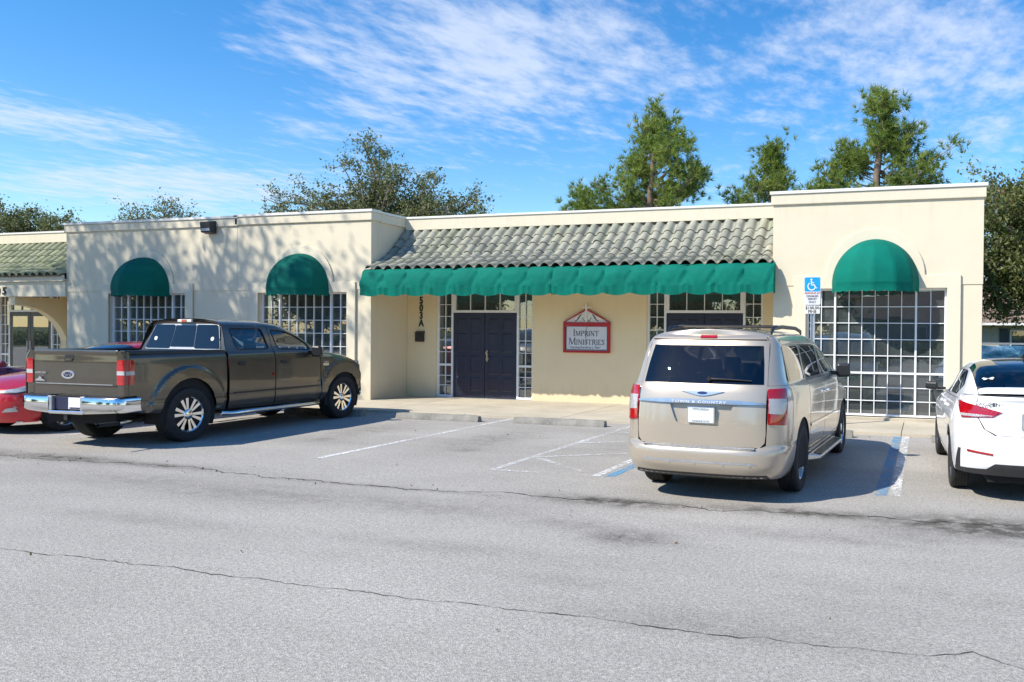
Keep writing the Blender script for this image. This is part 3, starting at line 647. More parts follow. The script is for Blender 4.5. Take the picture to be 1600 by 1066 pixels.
# ================================================================ SIGNS, LETTERS, FITTINGS
# church wall sign
SX, SY = -7.405, YM-.012
S = thing('wall_sign', (SX, YM, 1.2), 'red framed white church sign with pediment and cross on tan wall', 'sign')
def fr_rect(mb, x0, x1, z0, z1, w, y0, y1): mb.box(x0, x1, y0, y1, z0, z0+w).box(x0, x1, y0, y1, z1-w, z1).box(x0, x0+w, y0, y1, z0+w, z1-w).box(x1-w, x1, y0, y1, z0+w, z1-w)
MB().box(SX-.565, SX+.565, SY-.022, SY, 1.21, 1.90).build('backing', 'sign_white', S)
m_ = MB(); fr_rect(m_, SX-.575, SX+.575, 1.20, 1.86, .052, SY-.06, SY+.004); m_.box(SX-.575, SX+.575, SY-.062, SY+.004, 1.832, 1.90); m_.build('frame', 'sign_red', S, bevel=.005)
m_ = MB(); fr_rect(m_, SX-.515, SX+.515, 1.262, 1.812, .012, SY-.034, SY-.02); m_.build('inner_border', 'sign_ink', S)
MB().box(SX-.50, SX+.50, SY-.030, SY-.0225, 1.275, 1.80).build('face', 'sign_face', S)
MB().prism([(SX-.56, 1.902), (SX+.56, 1.902), (SX, 2.185)], 'y', SY-.025, SY-.002).build('pediment', 'sign_white', S)
m_ = MB()
for s_ in (-1, 1): m_.hexa([(SX+s_*.585, SY-.055, 1.90), (SX+s_*.54, SY-.055, 1.902), (SX+s_*.54, SY, 1.902), (SX+s_*.585, SY, 1.90), (SX+s_*.04, SY-.055, 2.20), (SX+s_*.03, SY-.055, 2.165), (SX+s_*.03, SY, 2.165), (SX+s_*.04, SY, 2.20)])
m_.build('pediment_rail', 'sign_red', S)
MB().box(SX-.016, SX+.016, SY-.085, SY-.057, 1.905, 2.345).box(SX-.135, SX+.135, SY-.083, SY-.059, 2.225, 2.252).build('cross', 'sign_white', S, bevel=.003)
for s_ in (-1, 1):
    MB().tube([(SX+s_*x, SY-.03, z) for x, z in ((.29, 1.925), (.24, 1.95), (.20, 2.0), (.17, 2.05), (.135, 2.075), (.125, 2.06))], [.008, .010, .014, .012, .008, .005], 5).build('scroll_ornament', 'sign_ink', S, smooth=60)
    MB().tube([(SX+s_*x, SY-.03, z) for x, z in ((.03, 1.925), (.07, 1.945), (.10, 1.98), (.115, 2.02))], [.007, .007, .006, .004], 5).build('scroll_ornament', 'sign_ink', S, smooth=60)
GLY = {  # strokes on a unit cap: (x0,z0,x1,z1,thick)
 'I': (.34, [(.17, 0, .17, 1, 1)], [(.17, 0), (.17, 1)]), 'M': (1.0, [(.14, 0, .17, 1, 0), (.17, 1, .50, .05, 1), (.50, .05, .82, 1, 0), (.82, 1, .86, 0, 1)], [(.14, 0), (.86, 0), (.13, 1), (.86, 1)]),
 'P': (.66, [(.17, 0, .17, 1, 1), (.17, 1, .45, .98, 0), (.45, .98, .58, .76, 1), (.58, .76, .45, .52, 1), (.45, .52, .17, .50, 0)], [(.17, 0), (.15, 1)]),
 'R': (.74, [(.17, 0, .17, 1, 1), (.17, 1, .45, .98, 0), (.45, .98, .57, .76, 1), (.57, .76, .45, .54, 1), (.45, .54, .17, .52, 0), (.36, .52, .68, 0, 1)], [(.17, 0), (.15, 1), (.68, 0)]),
 'N': (.84, [(.15, 0, .15, 1, 0), (.15, 1, .68, 0, 1), (.68, 0, .68, 1, 0)], [(.15, 0), (.13, 1), (.68, 1)]), 'T': (.72, [(.36, 0, .36, 1, 1), (.05, .98, .67, .98, 0), (.06, .98, .06, .84, 0), (.66, .98, .66, .84, 0)], [(.36, 0)]),
 'S': (.58, [(.48, .84, .36, .98, 0), (.36, .98, .17, .92, 0), (.17, .92, .12, .74, 1), (.12, .74, .44, .40, 1), (.44, .40, .46, .18, 1), (.46, .18, .30, .02, 0), (.30, .02, .10, .10, 0), (.10, .10, .09, .24, 0), (.48, .84, .49, .98, 0)], []),
 'E': (.62, [(.16, 0, .16, 1, 1), (.16, .98, .52, .98, 0), (.16, .52, .42, .52, 0), (.16, .02, .54, .02, 0), (.52, .98, .52, .84, 0), (.54, .02, .55, .17, 0)], [(.14, 0), (.14, 1)])}
def serif_line(word, xc, zb, hbig, hsmall, y, width, parent):
    adv = sum(GLY[c][0]*(hbig if i == 0 else hsmall) for i, c in enumerate(word)); sc = width/adv; x = xc-width/2
    for i, c in enumerate(word):
        h = hbig if i == 0 else hsmall; w, st, sf = GLY[c]; mb = MB(); hx = h*sc; k = 0
        for (x0, z0, x1, z1, th) in st:
            t = (.062 if th else .030)*h; a = Vector((x+x0*hx, zb+z0*h)); b = Vector((x+x1*hx, zb+z1*h)); d = (b-a).normalized(); n = Vector((-d.y, d.x))*t; a = a-d*t*.4; b = b+d*t*.4
            k += 1; yy = y-.0004*k
            mb.hexa([(a.x+n.x, yy, a.y+n.y), (a.x-n.x, yy, a.y-n.y), (b.x-n.x, yy, b.y-n.y), (b.x+n.x, yy, b.y+n.y)] + [(q[0], y+.006, q[1]) for q in ((a.x+n.x, a.y+n.y), (a.x-n.x, a.y-n.y), (b.x-n.x, b.y-n.y), (b.x+n.x, b.y+n.y))])
        for (sx, sz) in sf:
            k += 1; mb.box(x+sx*hx-.12*h, x+sx*hx+.12*h, y-.0004*k, y+.006, zb+sz*h-(.0 if sz == 0 else .035*h), zb+sz*h+(.035*h if sz == 0 else .0))
        mb.build('letter', 'sign_ink', parent); x += w*hx
serif_line('IMPRINT', SX-.02, 1.585, .155, .115, SY-.035, .64, S); serif_line('MINISTRIES', SX, 1.385, .155, .115, SY-.035, .90, S)
[text(w_, .062, 'sign_ink', (SX+x_, SY-.032, 1.322), S, shear=.3, name='tagline_word', sx=.98) for w_, x_ in (('"Touching', -.30), ('One', -.115), ('Life', -.005), ('at', .085), ('a', .145), ('Time"', .265))]
m_ = MB()   # grey wheat-ear emblem behind the words
for q in range(7):
    m_.tube([(SX-.05+.02*q*.3, SY-.031, 1.40+q*.055), (SX-.01+.012*math.sin(q*2), SY-.031, 1.45+q*.055), (SX+.03, SY-.031, 1.47+q*.055)], [.002, .008, .002], 4)
m_.tube([(SX-.005, SY-.031, 1.38), (SX-.01, SY-.031, 1.60), (SX+.005, SY-.031, 1.79)], .005, 4); m_.build('emblem', 'grey_metal', S)
# address letters on the left reveal
ad = thing('address_letters', (-11.83, YM, 1.81), 'black vertical address characters 5 0 3 A beside the door sidelight', 'letters')
for i, ch in enumerate('503A'): text(ch, .235, 'letter_black', (-11.83, YM-.008, 2.41-.185*i), ad, depth=.008, bold=.007, name='character', sx=.85)
n5 = thing('address_digits', (-24.3, 15.98, 2.52), 'dark digits 505 on the sunlit beam of the left porch', 'digits')
for i, ch in enumerate('505'): text(ch, .29, 'letter_black', (-24.62+.24*i, 15.975, 2.65), n5, depth=.012, bold=.006, name='digit', shear=.12)
# mailbox, flood light, door plate
mb_ = MB().box(-11.955, -11.735, YM-.09, YM-.002, 1.40, 1.62); o = mb_.build('box', 'black_metal', None, bevel=.01); o.name = 'mailbox'; tag(o, 'small black wall mailbox under the vertical address letters', 'mailbox')
MB().hexa([(-11.965, YM-.10, 1.622), (-11.725, YM-.10, 1.622), (-11.725, YM-.002, 1.622), (-11.965, YM-.002, 1.622), (-11.965, YM-.10, 1.632), (-11.725, YM-.10, 1.632), (-11.725, YM-.002, 1.665), (-11.965, YM-.002, 1.665)]).build('lid', 'black_metal', o)
fl = thing('flood_light', (-16.9, YW, 4.02), 'dark box flood light fixed under the left parapet', 'light')
MB().hexa([(-17.06, YW-.22, 4.05), (-16.74, YW-.22, 4.05), (-16.74, YW-.05, 4.02), (-17.06, YW-.05, 4.02), (-17.06, YW-.26, 4.30), (-16.74, YW-.26, 4.30), (-16.74, YW-.06, 4.34), (-17.06, YW-.06, 4.34)]).build('housing', 'dark_plastic', fl, bevel=.012)
MB().box(-17.03, -16.77, YW-.235, YW-.228, 4.08, 4.22).build('lens', 'grey_metal', fl)
MB().box(-16.95, -16.85, YW-.09, YW-.015, 4.10, 4.26).build('bracket', 'galvanised', fl)
# accessible parking sign
P = thing('parking_sign', (-1.91, 14.65, 0), 'blue wheelchair parking sign on metal post by the right window', 'sign')
py = 14.65
pp = MB(); pp.box(-1.945, -1.925, py, py+.03, .0, 2.66).box(-1.885, -1.865, py, py+.03, .0, 2.66).box(-1.925, -1.885, py+.022, py+.03, .0, 2.66).build('post', 'galvanised', P)
def rrect(x0, x1, z0, z1, r): return arc(x1-r, z0+r, r, -90, 0, 5)+arc(x1-r, z1-r, r, 0, 90, 5)+arc(x0+r, z1-r, r, 90, 180, 5)+arc(x0+r, z0+r, r, 180, 270, 5)
X0, X1 = -2.055, -1.77
bp_ = MB().prism(rrect(X0, X1, 2.20, 2.69, .025), 'y', py-.006, py-.002).build('sign_panel', 'sign_face', P)
MB().prism(rrect(X0+.004, X1-.004, 2.435, 2.686, .022), 'y', py-.009, py-.0065).build('blue_field', 'sign_blue', bp_)
m_ = MB(); fr_ = rrect(X0, X1, 2.43, 2.69, .026); m_.prism(fr_, 'y', py-.0085, py-.0062, [rrect(X0+.008, X1-.008, 2.438, 2.682, .02)]); m_.build('white_border', 'white_plastic', bp_)
xc_, yk = -1.925, py-.0125
sy_ = MB(); sy_.lathe([(0, 0), (.017, 0), (.017, .003), (0, .003)], 14, (xc_-.006, yk, 2.645))
def bar2(mb, a, b, w): a = Vector(a); b = Vector(b); d = (b-a).normalized(); n = Vector((-d.y, d.x))*w; mb.hexa([(a.x+n.x, yk, a.y+n.y), (a.x-n.x, yk, a.y-n.y), (b.x-n.x, yk, b.y-n.y), (b.x+n.x, yk, b.y+n.y), (a.x+n.x, yk+.003, a.y+n.y), (a.x-n.x, yk+.003, a.y-n.y), (b.x-n.x, yk+.003, b.y-n.y), (b.x+n.x, yk+.003, b.y+n.y)])
bar2(sy_, (xc_-.006, 2.622), (xc_-.002, 2.548), .011); bar2(sy_, (xc_-.004, 2.595), (xc_+.04, 2.588), .007); bar2(sy_, (xc_-.002, 2.553), (xc_+.05, 2.55), .010); bar2(sy_, (xc_+.046, 2.553), (xc_+.072, 2.493), .010); bar2(sy_, (xc_+.068, 2.494), (xc_+.096, 2.502), .008)
wh = [(xc_+.0+.066*math.cos(R(a)), 2.528+.066*math.sin(R(a))) for a in range(125, 345, 11)]
for a, b in zip(wh[:-1], wh[1:]): bar2(sy_, a, b, .0085)
sy_.build('wheelchair_symbol', 'white_plastic', bp_)
for i, (tx, mt) in enumerate((('PARKING BY', 'red_ink'), ('DISABLED', 'sign_ink'), ('PERMIT', 'sign_ink'), ('ONLY', 'sign_ink'))): text(tx, .048, mt, (-1.912, py-.009, 2.405-.052*i), bp_, name='lettering')
fp = MB().box(X0+.012, X1-.012, py-.006, py-.002, 2.045, 2.185).build('fine_panel', 'sign_white', P)
text('$100.00', .075, 'sign_ink', (-1.912, py-.009, 2.145), fp, bold=.001); text('FINE', .075, 'sign_ink', (-1.912, py-.009, 2.08), fp, bold=.001)
# ================================================================ VEHICLES
paintmat('paint_olive', (.092, .079, .060), .4, .30, .55); paintmat('paint_gold', (.53, .455, .36), .3, .32, .50); paintmat('paint_white', (.83, .84, .86), .05, .35, 0.0, dirt=.05)
paintmat('paint_red', (.55, .006, .022), .3, .32, .30, dirt=.04); paintmat('paint_maroon', (.16, .008, .020), .3, .3, .35)
pm('chrome', (.78, .79, .80), .10, 1.0, var=.05, scale=5); pm('alloy', (.60, .61, .62), .26, .9, var=.08, scale=12)
pm('rubber', (.022, .022, .023), .85, var=.3, scale=18, bump=.3, bscale=90); pm('underbody', (.012, .012, .013), .9, var=.3, scale=5)
pm('trim_black', (.018, .018, .019), .38, var=.2, scale=9); pm('seat_cloth', (.10, .095, .088), .9, var=.2, scale=9)
pm('plate_white', (.72, .74, .78), .45, var=.05, scale=20); pm('plate_navy', (.02, .022, .06), .35, var=.1); pm('plate_blue', (.34, .52, .66), .45, var=.08, scale=20)
pm('step_pad', (.20, .205, .21), .55, .3, var=.2, scale=30, bump=.3, bscale=160); pm('badge_blue', (.012, .03, .12), .25, var=.1); pm('plate_ink', (.05, .12, .10), .5, var=.2)
def lensmat(name, col, rough=.08):
    m, t, p, o = base_mat(name); setp(p, rough, 0, .6, 1.0)
    co = nd(t, 'ShaderNodeTexCoord').outputs['Object']
    b = nd(t, 'ShaderNodeTexBrick', inp={'Scale': 22.0, 'Mortar Size': .06, 'Color1': (*col, 1), 'Color2': (*(c*.75 for c in col), 1), 'Mortar': (*(c*.5 for c in col), 1)})
    mp = nd(t, 'ShaderNodeMapping'); mp.inputs['Rotation'].default_value = (R(90), 0, R(90)); t.links.new(co, mp.inputs[0]); t.links.new(mp.outputs[0], b.inputs['Vector'])
    t.links.new(b.outputs[0], p.inputs['Base Color']); p.inputs['Subsurface Weight'].default_value = .15; p.inputs['Subsurface Radius'].default_value = (.02, .004, .004)
lensmat('lens_red', (.56, .006, .012)); lensmat('lens_clear', (.62, .60, .60)); lensmat('lens_amber', (.6, .16, .02)); lensmat('lens_lamp', (.55, .60, .66))

def lerp_tab(tab):
    tab = sorted(tab)
    def f(x):
        if x <= tab[0][0]: return tab[0][1]
        if x >= tab[-1][0]: return tab[-1][1]
        n = len(tab)
        for i in range(n-1):
            if x <= tab[i+1][0]:
                x0, y0 = tab[i]; x1, y1 = tab[i+1]; h = x1-x0; t = (x-x0)/h; s = (y1-y0)/h
                def slope(k):                      # monotone cubic
                    if k == 0 or k == n-1: return (tab[1][1]-tab[0][1])/(tab[1][0]-tab[0][0]) if k == 0 else (tab[-1][1]-tab[-2][1])/(tab[-1][0]-tab[-2][0])
                    a = (tab[k][1]-tab[k-1][1])/(tab[k][0]-tab[k-1][0]); b = (tab[k+1][1]-tab[k][1])/(tab[k+1][0]-tab[k][0])
                    return 0 if a*b <= 0 else 2*a*b/(a+b)
                m0, m1 = slope(i), slope(i+1)
                return (2*t**3-3*t**2+1)*y0+(t**3-2*t**2+t)*h*m0+(-2*t**3+3*t**2)*y1+(t**3-t**2)*h*m1
    return f
def section(pts, belt):
    """pts [(y,z)...] from sill to roof centre -> Y(v),Z(v); v = z on the flanks, arc length beyond the last steep point"""
    vs = []; v = 0
    for i, (y, z) in enumerate(pts):
        if i == 0: v = z
        else:
            dy, dz_ = y-pts[i-1][0], z-pts[i-1][1]
            v += dz_ if abs(dz_) > abs(dy)*.9 and z <= belt else math.hypot(dy, dz_)
        vs.append(v)
    return lerp_tab(list(zip(vs, [p[0] for p in pts]))), lerp_tab(list(zip(vs, [p[1] for p in pts]))), vs
def clip(poly, ax, val, keep):
    res = []; n = len(poly)
    for i in range(n):
        a, b = poly[i], poly[(i+1) % n]; da, db = (a[ax]-val)*keep, (b[ax]-val)*keep
        if da >= 0: res.append(a)
        if (da > 0 and db < 0) or (da < 0 and db > 0):
            t = da/(da-db); q = [a[0]+(b[0]-a[0])*t, a[1]+(b[1]-a[1])*t]; q[ax] = val; res.append(tuple(q))
    return res
def densify(poly, step):
    res = []; n = len(poly)
    for i in range(n):
        a, b = poly[i], poly[(i+1) % n]; L = math.hypot(b[0]-a[0], b[1]-a[1]); k = max(1, int(math.ceil(L/step)))
        for j in range(k): res.append((a[0]+(b[0]-a[0])*j/k, a[1]+(b[1]-a[1])*j/k))
    return res
XMIN, XMAX = -.2, 2.6
def smooth_poly(poly, it=1):
    for _ in range(it):
        q = []; n = len(poly)
        for i in range(n):
            a, b = poly[i], poly[(i+1) % n]; q += [(a[0]*.75+b[0]*.25, a[1]*.75+b[1]*.25), (a[0]*.25+b[0]*.75, a[1]*.25+b[1]*.75)]
        poly = q
    return poly
def fillet(poly, r, n=5):
    q = []; m = len(poly)
    for i in range(m):
        p = Vector(poly[i]); a = Vector(poly[i-1])-p; b = Vector(poly[(i+1) % m])-p; rr = min(r, a.length*.45, b.length*.45)
        A = p+a.normalized()*rr; Bq = p+b.normalized()*rr
        for k in range(n+1):
            t = k/n; c = A*(1-t)**2+p*2*t*(1-t)+Bq*t*t; q.append((c.x, c.y))
    return q
def panel(name, poly, chart, mat, parent, off=0.0, rim=.014, cell=.07, sgn=1, hole=None, label=None, rimmat=None):
    """cut a panel outline out of a curved body surface; edges get a returned flange"""
    loops = [densify(poly, cell*.7)] + [densify(h, cell*.7) for h in (hole or [])]
    def P(u, v): p = chart(u, v); return Vector((p[0], p[1]*sgn, p[2]))
    def N(u, v):
        e = 2e-3; a = P(u+e, v)-P(u-e, v); b = P(u, v+e)-P(u, v-e); n = a.cross(b)
        if n.length < 1e-12: n = Vector((0, sgn, .1))
        n.normalize(); p = P(u, v); ref = Vector((min(max(p.x, XMIN), XMAX), 0, min(.75, p.z-.02)))
        return n if n.dot(p-ref) > 0 else -n
    tri_in = []
    if hole:
        vs = [Vector((p[0], p[1], 0)) for l in loops for p in l]
        flat = [p for l in loops for p in l]
        for t in tessellate_polygon([[Vector((p[0], p[1], 0)) for p in l] for l in loops]): tri_in.append([flat[i] for i in t])
    else: tri_in = [loops[0]]
    verts, norms, idx, faces = [], [], {}, []
    def vid(q):
        k = (round(q[0], 5), round(q[1], 5))
        if k not in idx:
            n = N(*q); idx[k] = len(verts); verts.append(P(*q)+n*off); norms.append(n)
        return idx[k]
    for pl in tri_in:
        u0, u1 = min(p[0] for p in pl), max(p[0] for p in pl)
        for i in range(int(math.floor(u0/cell)), int(math.floor(u1/cell))+1):
            s = clip(clip(pl, 0, i*cell, 1), 0, (i+1)*cell, -1)
            if len(s) < 3: continue
            v0, v1 = min(p[1] for p in s), max(p[1] for p in s)
            for j in range(int(math.floor(v0/cell)), int(math.floor(v1/cell))+1):
                c = clip(clip(s, 1, j*cell, 1), 1, (j+1)*cell, -1)
                if len(c) < 3: continue
                if len(c) <= 4: tris = [list(range(len(c)))]
                else: tris = tessellate_polygon([[Vector((p[0], p[1], 0)) for p in c]])
                for t in tris:
                    f = []
                    for k in t:
                        q = vid(c[k])
                        if q not in f: f.append(q)
                    if len(f) < 3: continue
                    a, b, d = verts[f[0]], verts[f[1]], verts[f[2]]; n = (b-a).cross(d-a)
                    if n.dot(norms[f[0]]) < 0: f.reverse()
                    faces.append(tuple(f))
    if rim:
        for l in loops:
            m = len(l); b = len(verts)
            for q in l:
                n = N(*q); p = P(*q)+n*off; verts.append(p); norms.append(n); verts.append(p-n*rim); norms.append(n)
            cen = Vector((sum(p[0] for p in l)/m, sum(p[1] for p in l)/m))
            for i in range(m):
                k = (i+1) % m; faces.append((b+2*i, b+2*k, b+2*k+1, b+2*i+1))
    me = bpy.data.meshes.new(name); me.from_pydata([tuple(v) for v in verts], [], faces)
    me.shade_smooth(); me.materials.append(MATS[mat])
    if me.validate(): pass
    if len(me.vertices) == len(norms): me.normals_split_custom_set_from_vertices([tuple(n) for n in norms])
    o = bpy.data.objects.new(name, me); COL.objects.link(o); o.parent = parent
    if label: o['label'] = label
    return o
def both(name, poly, chart, mat, parent, **kw): return [panel(name, poly, chart, mat, parent, sgn=s, **kw) for s in (1, -1)]

def wheel(parent, x, y, r, w, rr, spokes, mat, sgn, twin=True):
    """sgn=+1 outer face towards +y"""
    hub = MB().lathe([(.02, -.04), (rr*.55, -.04), (rr*.55, .0), (.02, .0)], 20, (0, sgn*w*.05, 0)).build('wheel', 'underbody', parent, smooth=40, world=False); hub.location = (x, y, r)
    hw_ = w/2; pr = [(rr*1.0, -hw_*.82), (rr*1.10, -hw_*.98), (r*.90, -hw_), (r*.965, -hw_*.93), (r*.992, -hw_*.78)]
    for k in range(5):
        c = -hw_*.62+hw_*.31*k; pr += [(r, c-.011), (r, c+.011)]
        if k < 4: pr += [(r-.008, c+.015), (r-.008, c+hw_*.31-.015)]
    pr += [(r*.992, hw_*.78), (r*.965, hw_*.93), (r*.90, hw_), (rr*1.10, hw_*.98), (rr*1.0, hw_*.82)]
    MB().lathe(pr, 44).build('tyre', 'rubber', hub, smooth=40, world=False)
    rb = MB(); f = hw_*.80
    rb.lathe([(rr*1.0, -f), (rr*.95, -f*.8), (rr*.90, 0), (rr*.90, f*.55), (rr*.94, f*.85), (rr*1.0, f*1.02), (rr*1.045, f*1.04), (rr*1.05, f*.9)], 40)
    rb.lathe([(rr*.36, f*.45), (rr*.35, f*.80), (rr*.26, f*.95), (rr*.18, f*1.02), (0.001, f*1.04)], 24); rb.lathe([(.001, -.01), (rr*.9, -.01)], 24)
    for k in range(spokes):
        for dv in ((-1, 1) if twin else (0,)):
            a = 2*math.pi*k/spokes+.2+dv*(.20 if spokes < 7 else .09); ca, sa = math.cos(a), math.sin(a); ra, rc = rr*.22, rr*.94; w0, w1 = rr*(.075 if spokes < 7 else .045), rr*(.135 if spokes < 7 else .05)
            def pt(q, s, h): return (ca*q-sa*s, h, sa*q+ca*s)
            rb.hexa([pt(ra, -w0, f*.4), pt(ra, w0, f*.4), pt(rc, w1, f*.45), pt(rc, -w1, f*.45), pt(ra, -w0*.7, f*.86), pt(ra, w0*.7, f*.86), pt(rc, w1*.7, f*.94), pt(rc, -w1*.7, f*.94)])
    ro = rb.build('rim', mat, hub, smooth=35, world=False)
    if sgn < 0: hub.rotation_euler = (0, 0, math.pi)
    return hub
def loft(rows, nu=4, nv=4):
    """smooth patch through a net of points"""
    def cr(p, t):
        n = len(p); i = min(int(t), n-2); u = t-i; P0 = p[max(i-1, 0)] if i > 0 else p[0]*2-p[1]; P1, P2 = p[i], p[i+1]; P3 = p[i+2] if i+2 < n else p[n-1]*2-p[n-2]
        return ((P1*2)+(P2-P0)*u+(P0*2-P1*5+P2*4-P3)*u*u+(P1*3-P0-P2*3+P3)*u**3)*.5
    rows = [[Vector(p) for p in r] for r in rows]; m = len(rows[0]); a = []
    for r in rows: a.append([cr(r, j/nv) if j/nv <= m-1 else r[-1] for j in range((m-1)*nv+1)])
    cols = len(a[0]); res = []
    for i in range((len(rows)-1)*nu+1): res.append([cr([a[k][j] for k in range(len(rows))], i/nu) for j in range(cols)])
    return res
def seat(parent, x, y, h=.62, z=.62, w=.25):
    mb = MB(); mb.hexa([(x-.1, y-w, z), (x+.42, y-w, z), (x+.42, y+w, z), (x-.1, y+w, z), (x-.1, y-w*.95, z+.16), (x+.42, y-w*.95, z+.18), (x+.42, y+w*.95, z+.18), (x-.1, y+w*.95, z+.16)])
    mb.hexa([(x-.14, y-w, z+.1), (x+.02, y-w, z+.12), (x+.02, y+w, z+.12), (x-.14, y+w, z+.1), (x-.30, y-w*.8, z+h), (x-.20, y-w*.8, z+h), (x-.20, y+w*.8, z+h), (x-.30, y+w*.8, z+h)])
    mb.hexa([(x-.31, y-.13, z+h+.03), (x-.22, y-.13, z+h+.03), (x-.22, y+.13, z+h+.03), (x-.31, y+.13, z+h+.03), (x-.33, y-.11, z+h+.22), (x-.26, y-.11, z+h+.22), (x-.26, y+.11, z+h+.22), (x-.33, y+.11, z+h+.22)])
    o = mb.build('seat', 'seat_cloth', parent, world=False); b = o.modifiers.new('b', 'BEVEL'); b.width = .05; b.segments = 3
def well(parent, cx, r, y0, y1, cz, z0=.30):
    for s in (1, -1):
        mb = MB(); A = [(cx+r*math.cos(R(a)), cz+r*math.sin(R(a))) for a in range(-25, 206, 11)]
        mb.grid([[(x, s*y0, z) for x, z in A], [(x, s*y1, z) for x, z in A]])
        mb.add([(x, s*y1, z) for x, z in A], [tuple(range(len(A)))])
        mb.build('wheel_well', 'underbody', parent, world=False, recalc=False)
def archpts(cx, cz, r, a0, a1, n=16, rz=None): return arc(cx, cz, r, a0, a1, n, rz)
def car_thing(name, label, X, Y, th): return thing(name, (X, Y, 0), label, 'car' if 'car' in name else name.split('_')[-1], None, math.pi/2+th)
def plain_box(name, mat, parent, *a, bevel=.01):
    return MB().box(*a).build(name, mat, parent, bevel=bevel, world=False)

# ---------------------------------------------------------------- pickup truck
def pickup():
    T = car_thing('pickup_truck', 'dark olive crew cab pickup truck with chrome bumper and side step', -11.359, 9.47, .034); T['category'] = 'truck'
    yv, zv, vs = section([(.845, .36), (.885, .46), (.912, .60), (.905, .64), (.918, .70), (.925, .95), (.922, 1.15), (.905, 1.28), (.87, 1.335), (.745, 1.70), (.70, 1.765), (.62, 1.80), (.3, 1.845), (0, 1.855)], 1.72)
    VR = vs[9]; VT = vs[-1]
    hroof = lerp_tab([(.6, .985), (1.0, 1.0), (1.6, .995), (2.05, .93), (2.4, .70), (2.75, .33), (3.05, .02)])
    def flare(x, z):
        f = 0
        for c, rz in ((0, .97), (3.53, .91)):
            d = math.hypot(x-c, z-.43); e = min(1, max(0, (d-.655)/.07)); e = e*e*(3-2*e); g_ = min(1, max(0, (z-.42)/.1))
            f = max(f, .034*(1-e)*g_)
        return f
    def side(x, v):
        y, z = yv(v), zv(v)
        if z > 1.31: z = 1.31+(z-1.31)*hroof(x); y = y-(1-hroof(x))*.0
        taper = 1-.028*max(0, (x-3.2)/1.0)**2-.02*max(0, (-x-.4)/.7)**2
        return (x, (y+flare(x, z))*taper, z)
    hoodz = lerp_tab([(2.8, 1.30), (3.2, 1.265), (3.6, 1.215), (3.9, 1.14), (4.05, 1.05)])
    def fend(x, v):
        k = min(1, max(0, (v-.9)/.4)); z = v if v < .9 else .9+(hoodz(x)-.9)*k
        ins = .0 if k < .6 else .14*((k-.6)/.4)**2.2; taper = 1-.03*max(0, (x-3.3)/.8)**2
        return (x, (yv(min(v, 1.1))+flare(x, z)-ins)*taper, z)
    RA = archpts(0, .43, .495, -4, 184, 22, .52); FA = archpts(3.53, .41, .485, -2, 184, 22, .475)
    bed = [(-1.055, .745), (-.88, .745), (-.82, .50), (-.50, .47)] + RA[::-1][1:-1] + [(.50, .43), (.715, .415), (.70, 1.345), (-1.055, 1.362)]
    both('bed_side', bed, side, 'paint_olive', T, cell=.035)
    both('rear_door', [(.775, .42), (1.765, .40), (1.745, 1.325), (.745, 1.335)], side, 'paint_olive', T, cell=.06)
    both('front_door', [(1.785, .40), (2.90, .385), (2.885, 1.305), (1.762, 1.325)], side, 'paint_olive', T, cell=.06)
    both('fender', [(2.92, .385), (3.03, .385)] + FA[::-1][0:] + [(4.03, .43), (4.07, .62), (4.06, 1.30), (2.905, 1.30)], fend, 'paint_olive', T, cell=.06)
    # greenhouse: door uppers with window openings
    rw = fillet([(.97, 1.352), (.91, 1.70), (1.60, 1.70), (1.675, 1.352)], .07); fw = fillet([(1.88, 1.345), (1.80, 1.69), (2.16, 1.69), (2.46, 1.685), (2.66, 1.60), (2.70, 1.34)], .08)
    def up(o): return o
    both('door_frame', [(.745, 1.337), (.80, VR+.03), (1.735, VR+.03), (1.745, 1.327)], side, 'paint_olive', T, hole=[rw], cell=.06)
    both('door_frame', [(1.762, 1.327), (1.752, VR+.03), (2.30, VR+.03), (2.62, VR+.02), (2.95, 1.50), (3.04, 1.31)], side, 'paint_olive', T, hole=[fw], cell=.06)
    both('window', rw, side, 'clear_glass', T, off=-.012, rim=0, cell=.07); both('window', fw, side, 'clear_glass', T, off=-.012, rim=0, cell=.07)
    for w_ in (rw, fw):
        for s in (1, -1):
            q = densify(w_, .05); MB().tube([Vector((p[0], p[1]*s, p[2])) for p in [side(*a) for a in q+q[:1]]], .010, 5).build('window_seal', 'trim_black', T, smooth=60, world=False)
    # roof and windshield share one surface
    def bow(x, v): p = side(x, v); k = 1-(p[1]/.75)**2; return (p[0]+.10*k*max(0, min(1, (x-1.9)/.8)), p[1], p[2])
    for s in (1, -1): panel('roof', [(.80, VR+.034), (2.02, VR+.034), (2.02, VT), (.80, VT)], bow, 'paint_olive', T, sgn=s, cell=.08, rim=.0)
    for s in (1, -1): panel('windshield', [(2.03, VR+.036), (2.98, VR+.036), (2.98, VT), (2.03, VT)], bow, 'clear_glass', T, sgn=s, cell=.08, rim=0)
    # cab back
    cb = [[(.74+.015, y*.87/.87, 1.33) for y in (.86, .6, .3, 0, -.3, -.6, -.86)], [(.78, y, 1.45) for y in (.83, .59, .3, 0, -.3, -.59, -.83)], [(.83, y, 1.62) for y in (.765, .56, .28, 0, -.28, -.56, -.765)], [(.845, y, z) for y, z in ((.705, 1.73), (.53, 1.765), (.27, 1.775), (0, 1.78), (-.27, 1.775), (-.53, 1.765), (-.705, 1.73))], [(.81, y, z) for y, z in ((.68, 1.765), (.5, 1.81), (.27, 1.835), (0, 1.845), (-.27, 1.835), (-.5, 1.81), (-.68, 1.765))]]
    MB().grid(loft(cb, 4, 3)).build('cab_back', 'paint_olive', T, smooth=True, world=False)
    def cbk(y, z): return (.742+(z-1.33)*.265-.012*(1-(y/.8)**2), y, z)
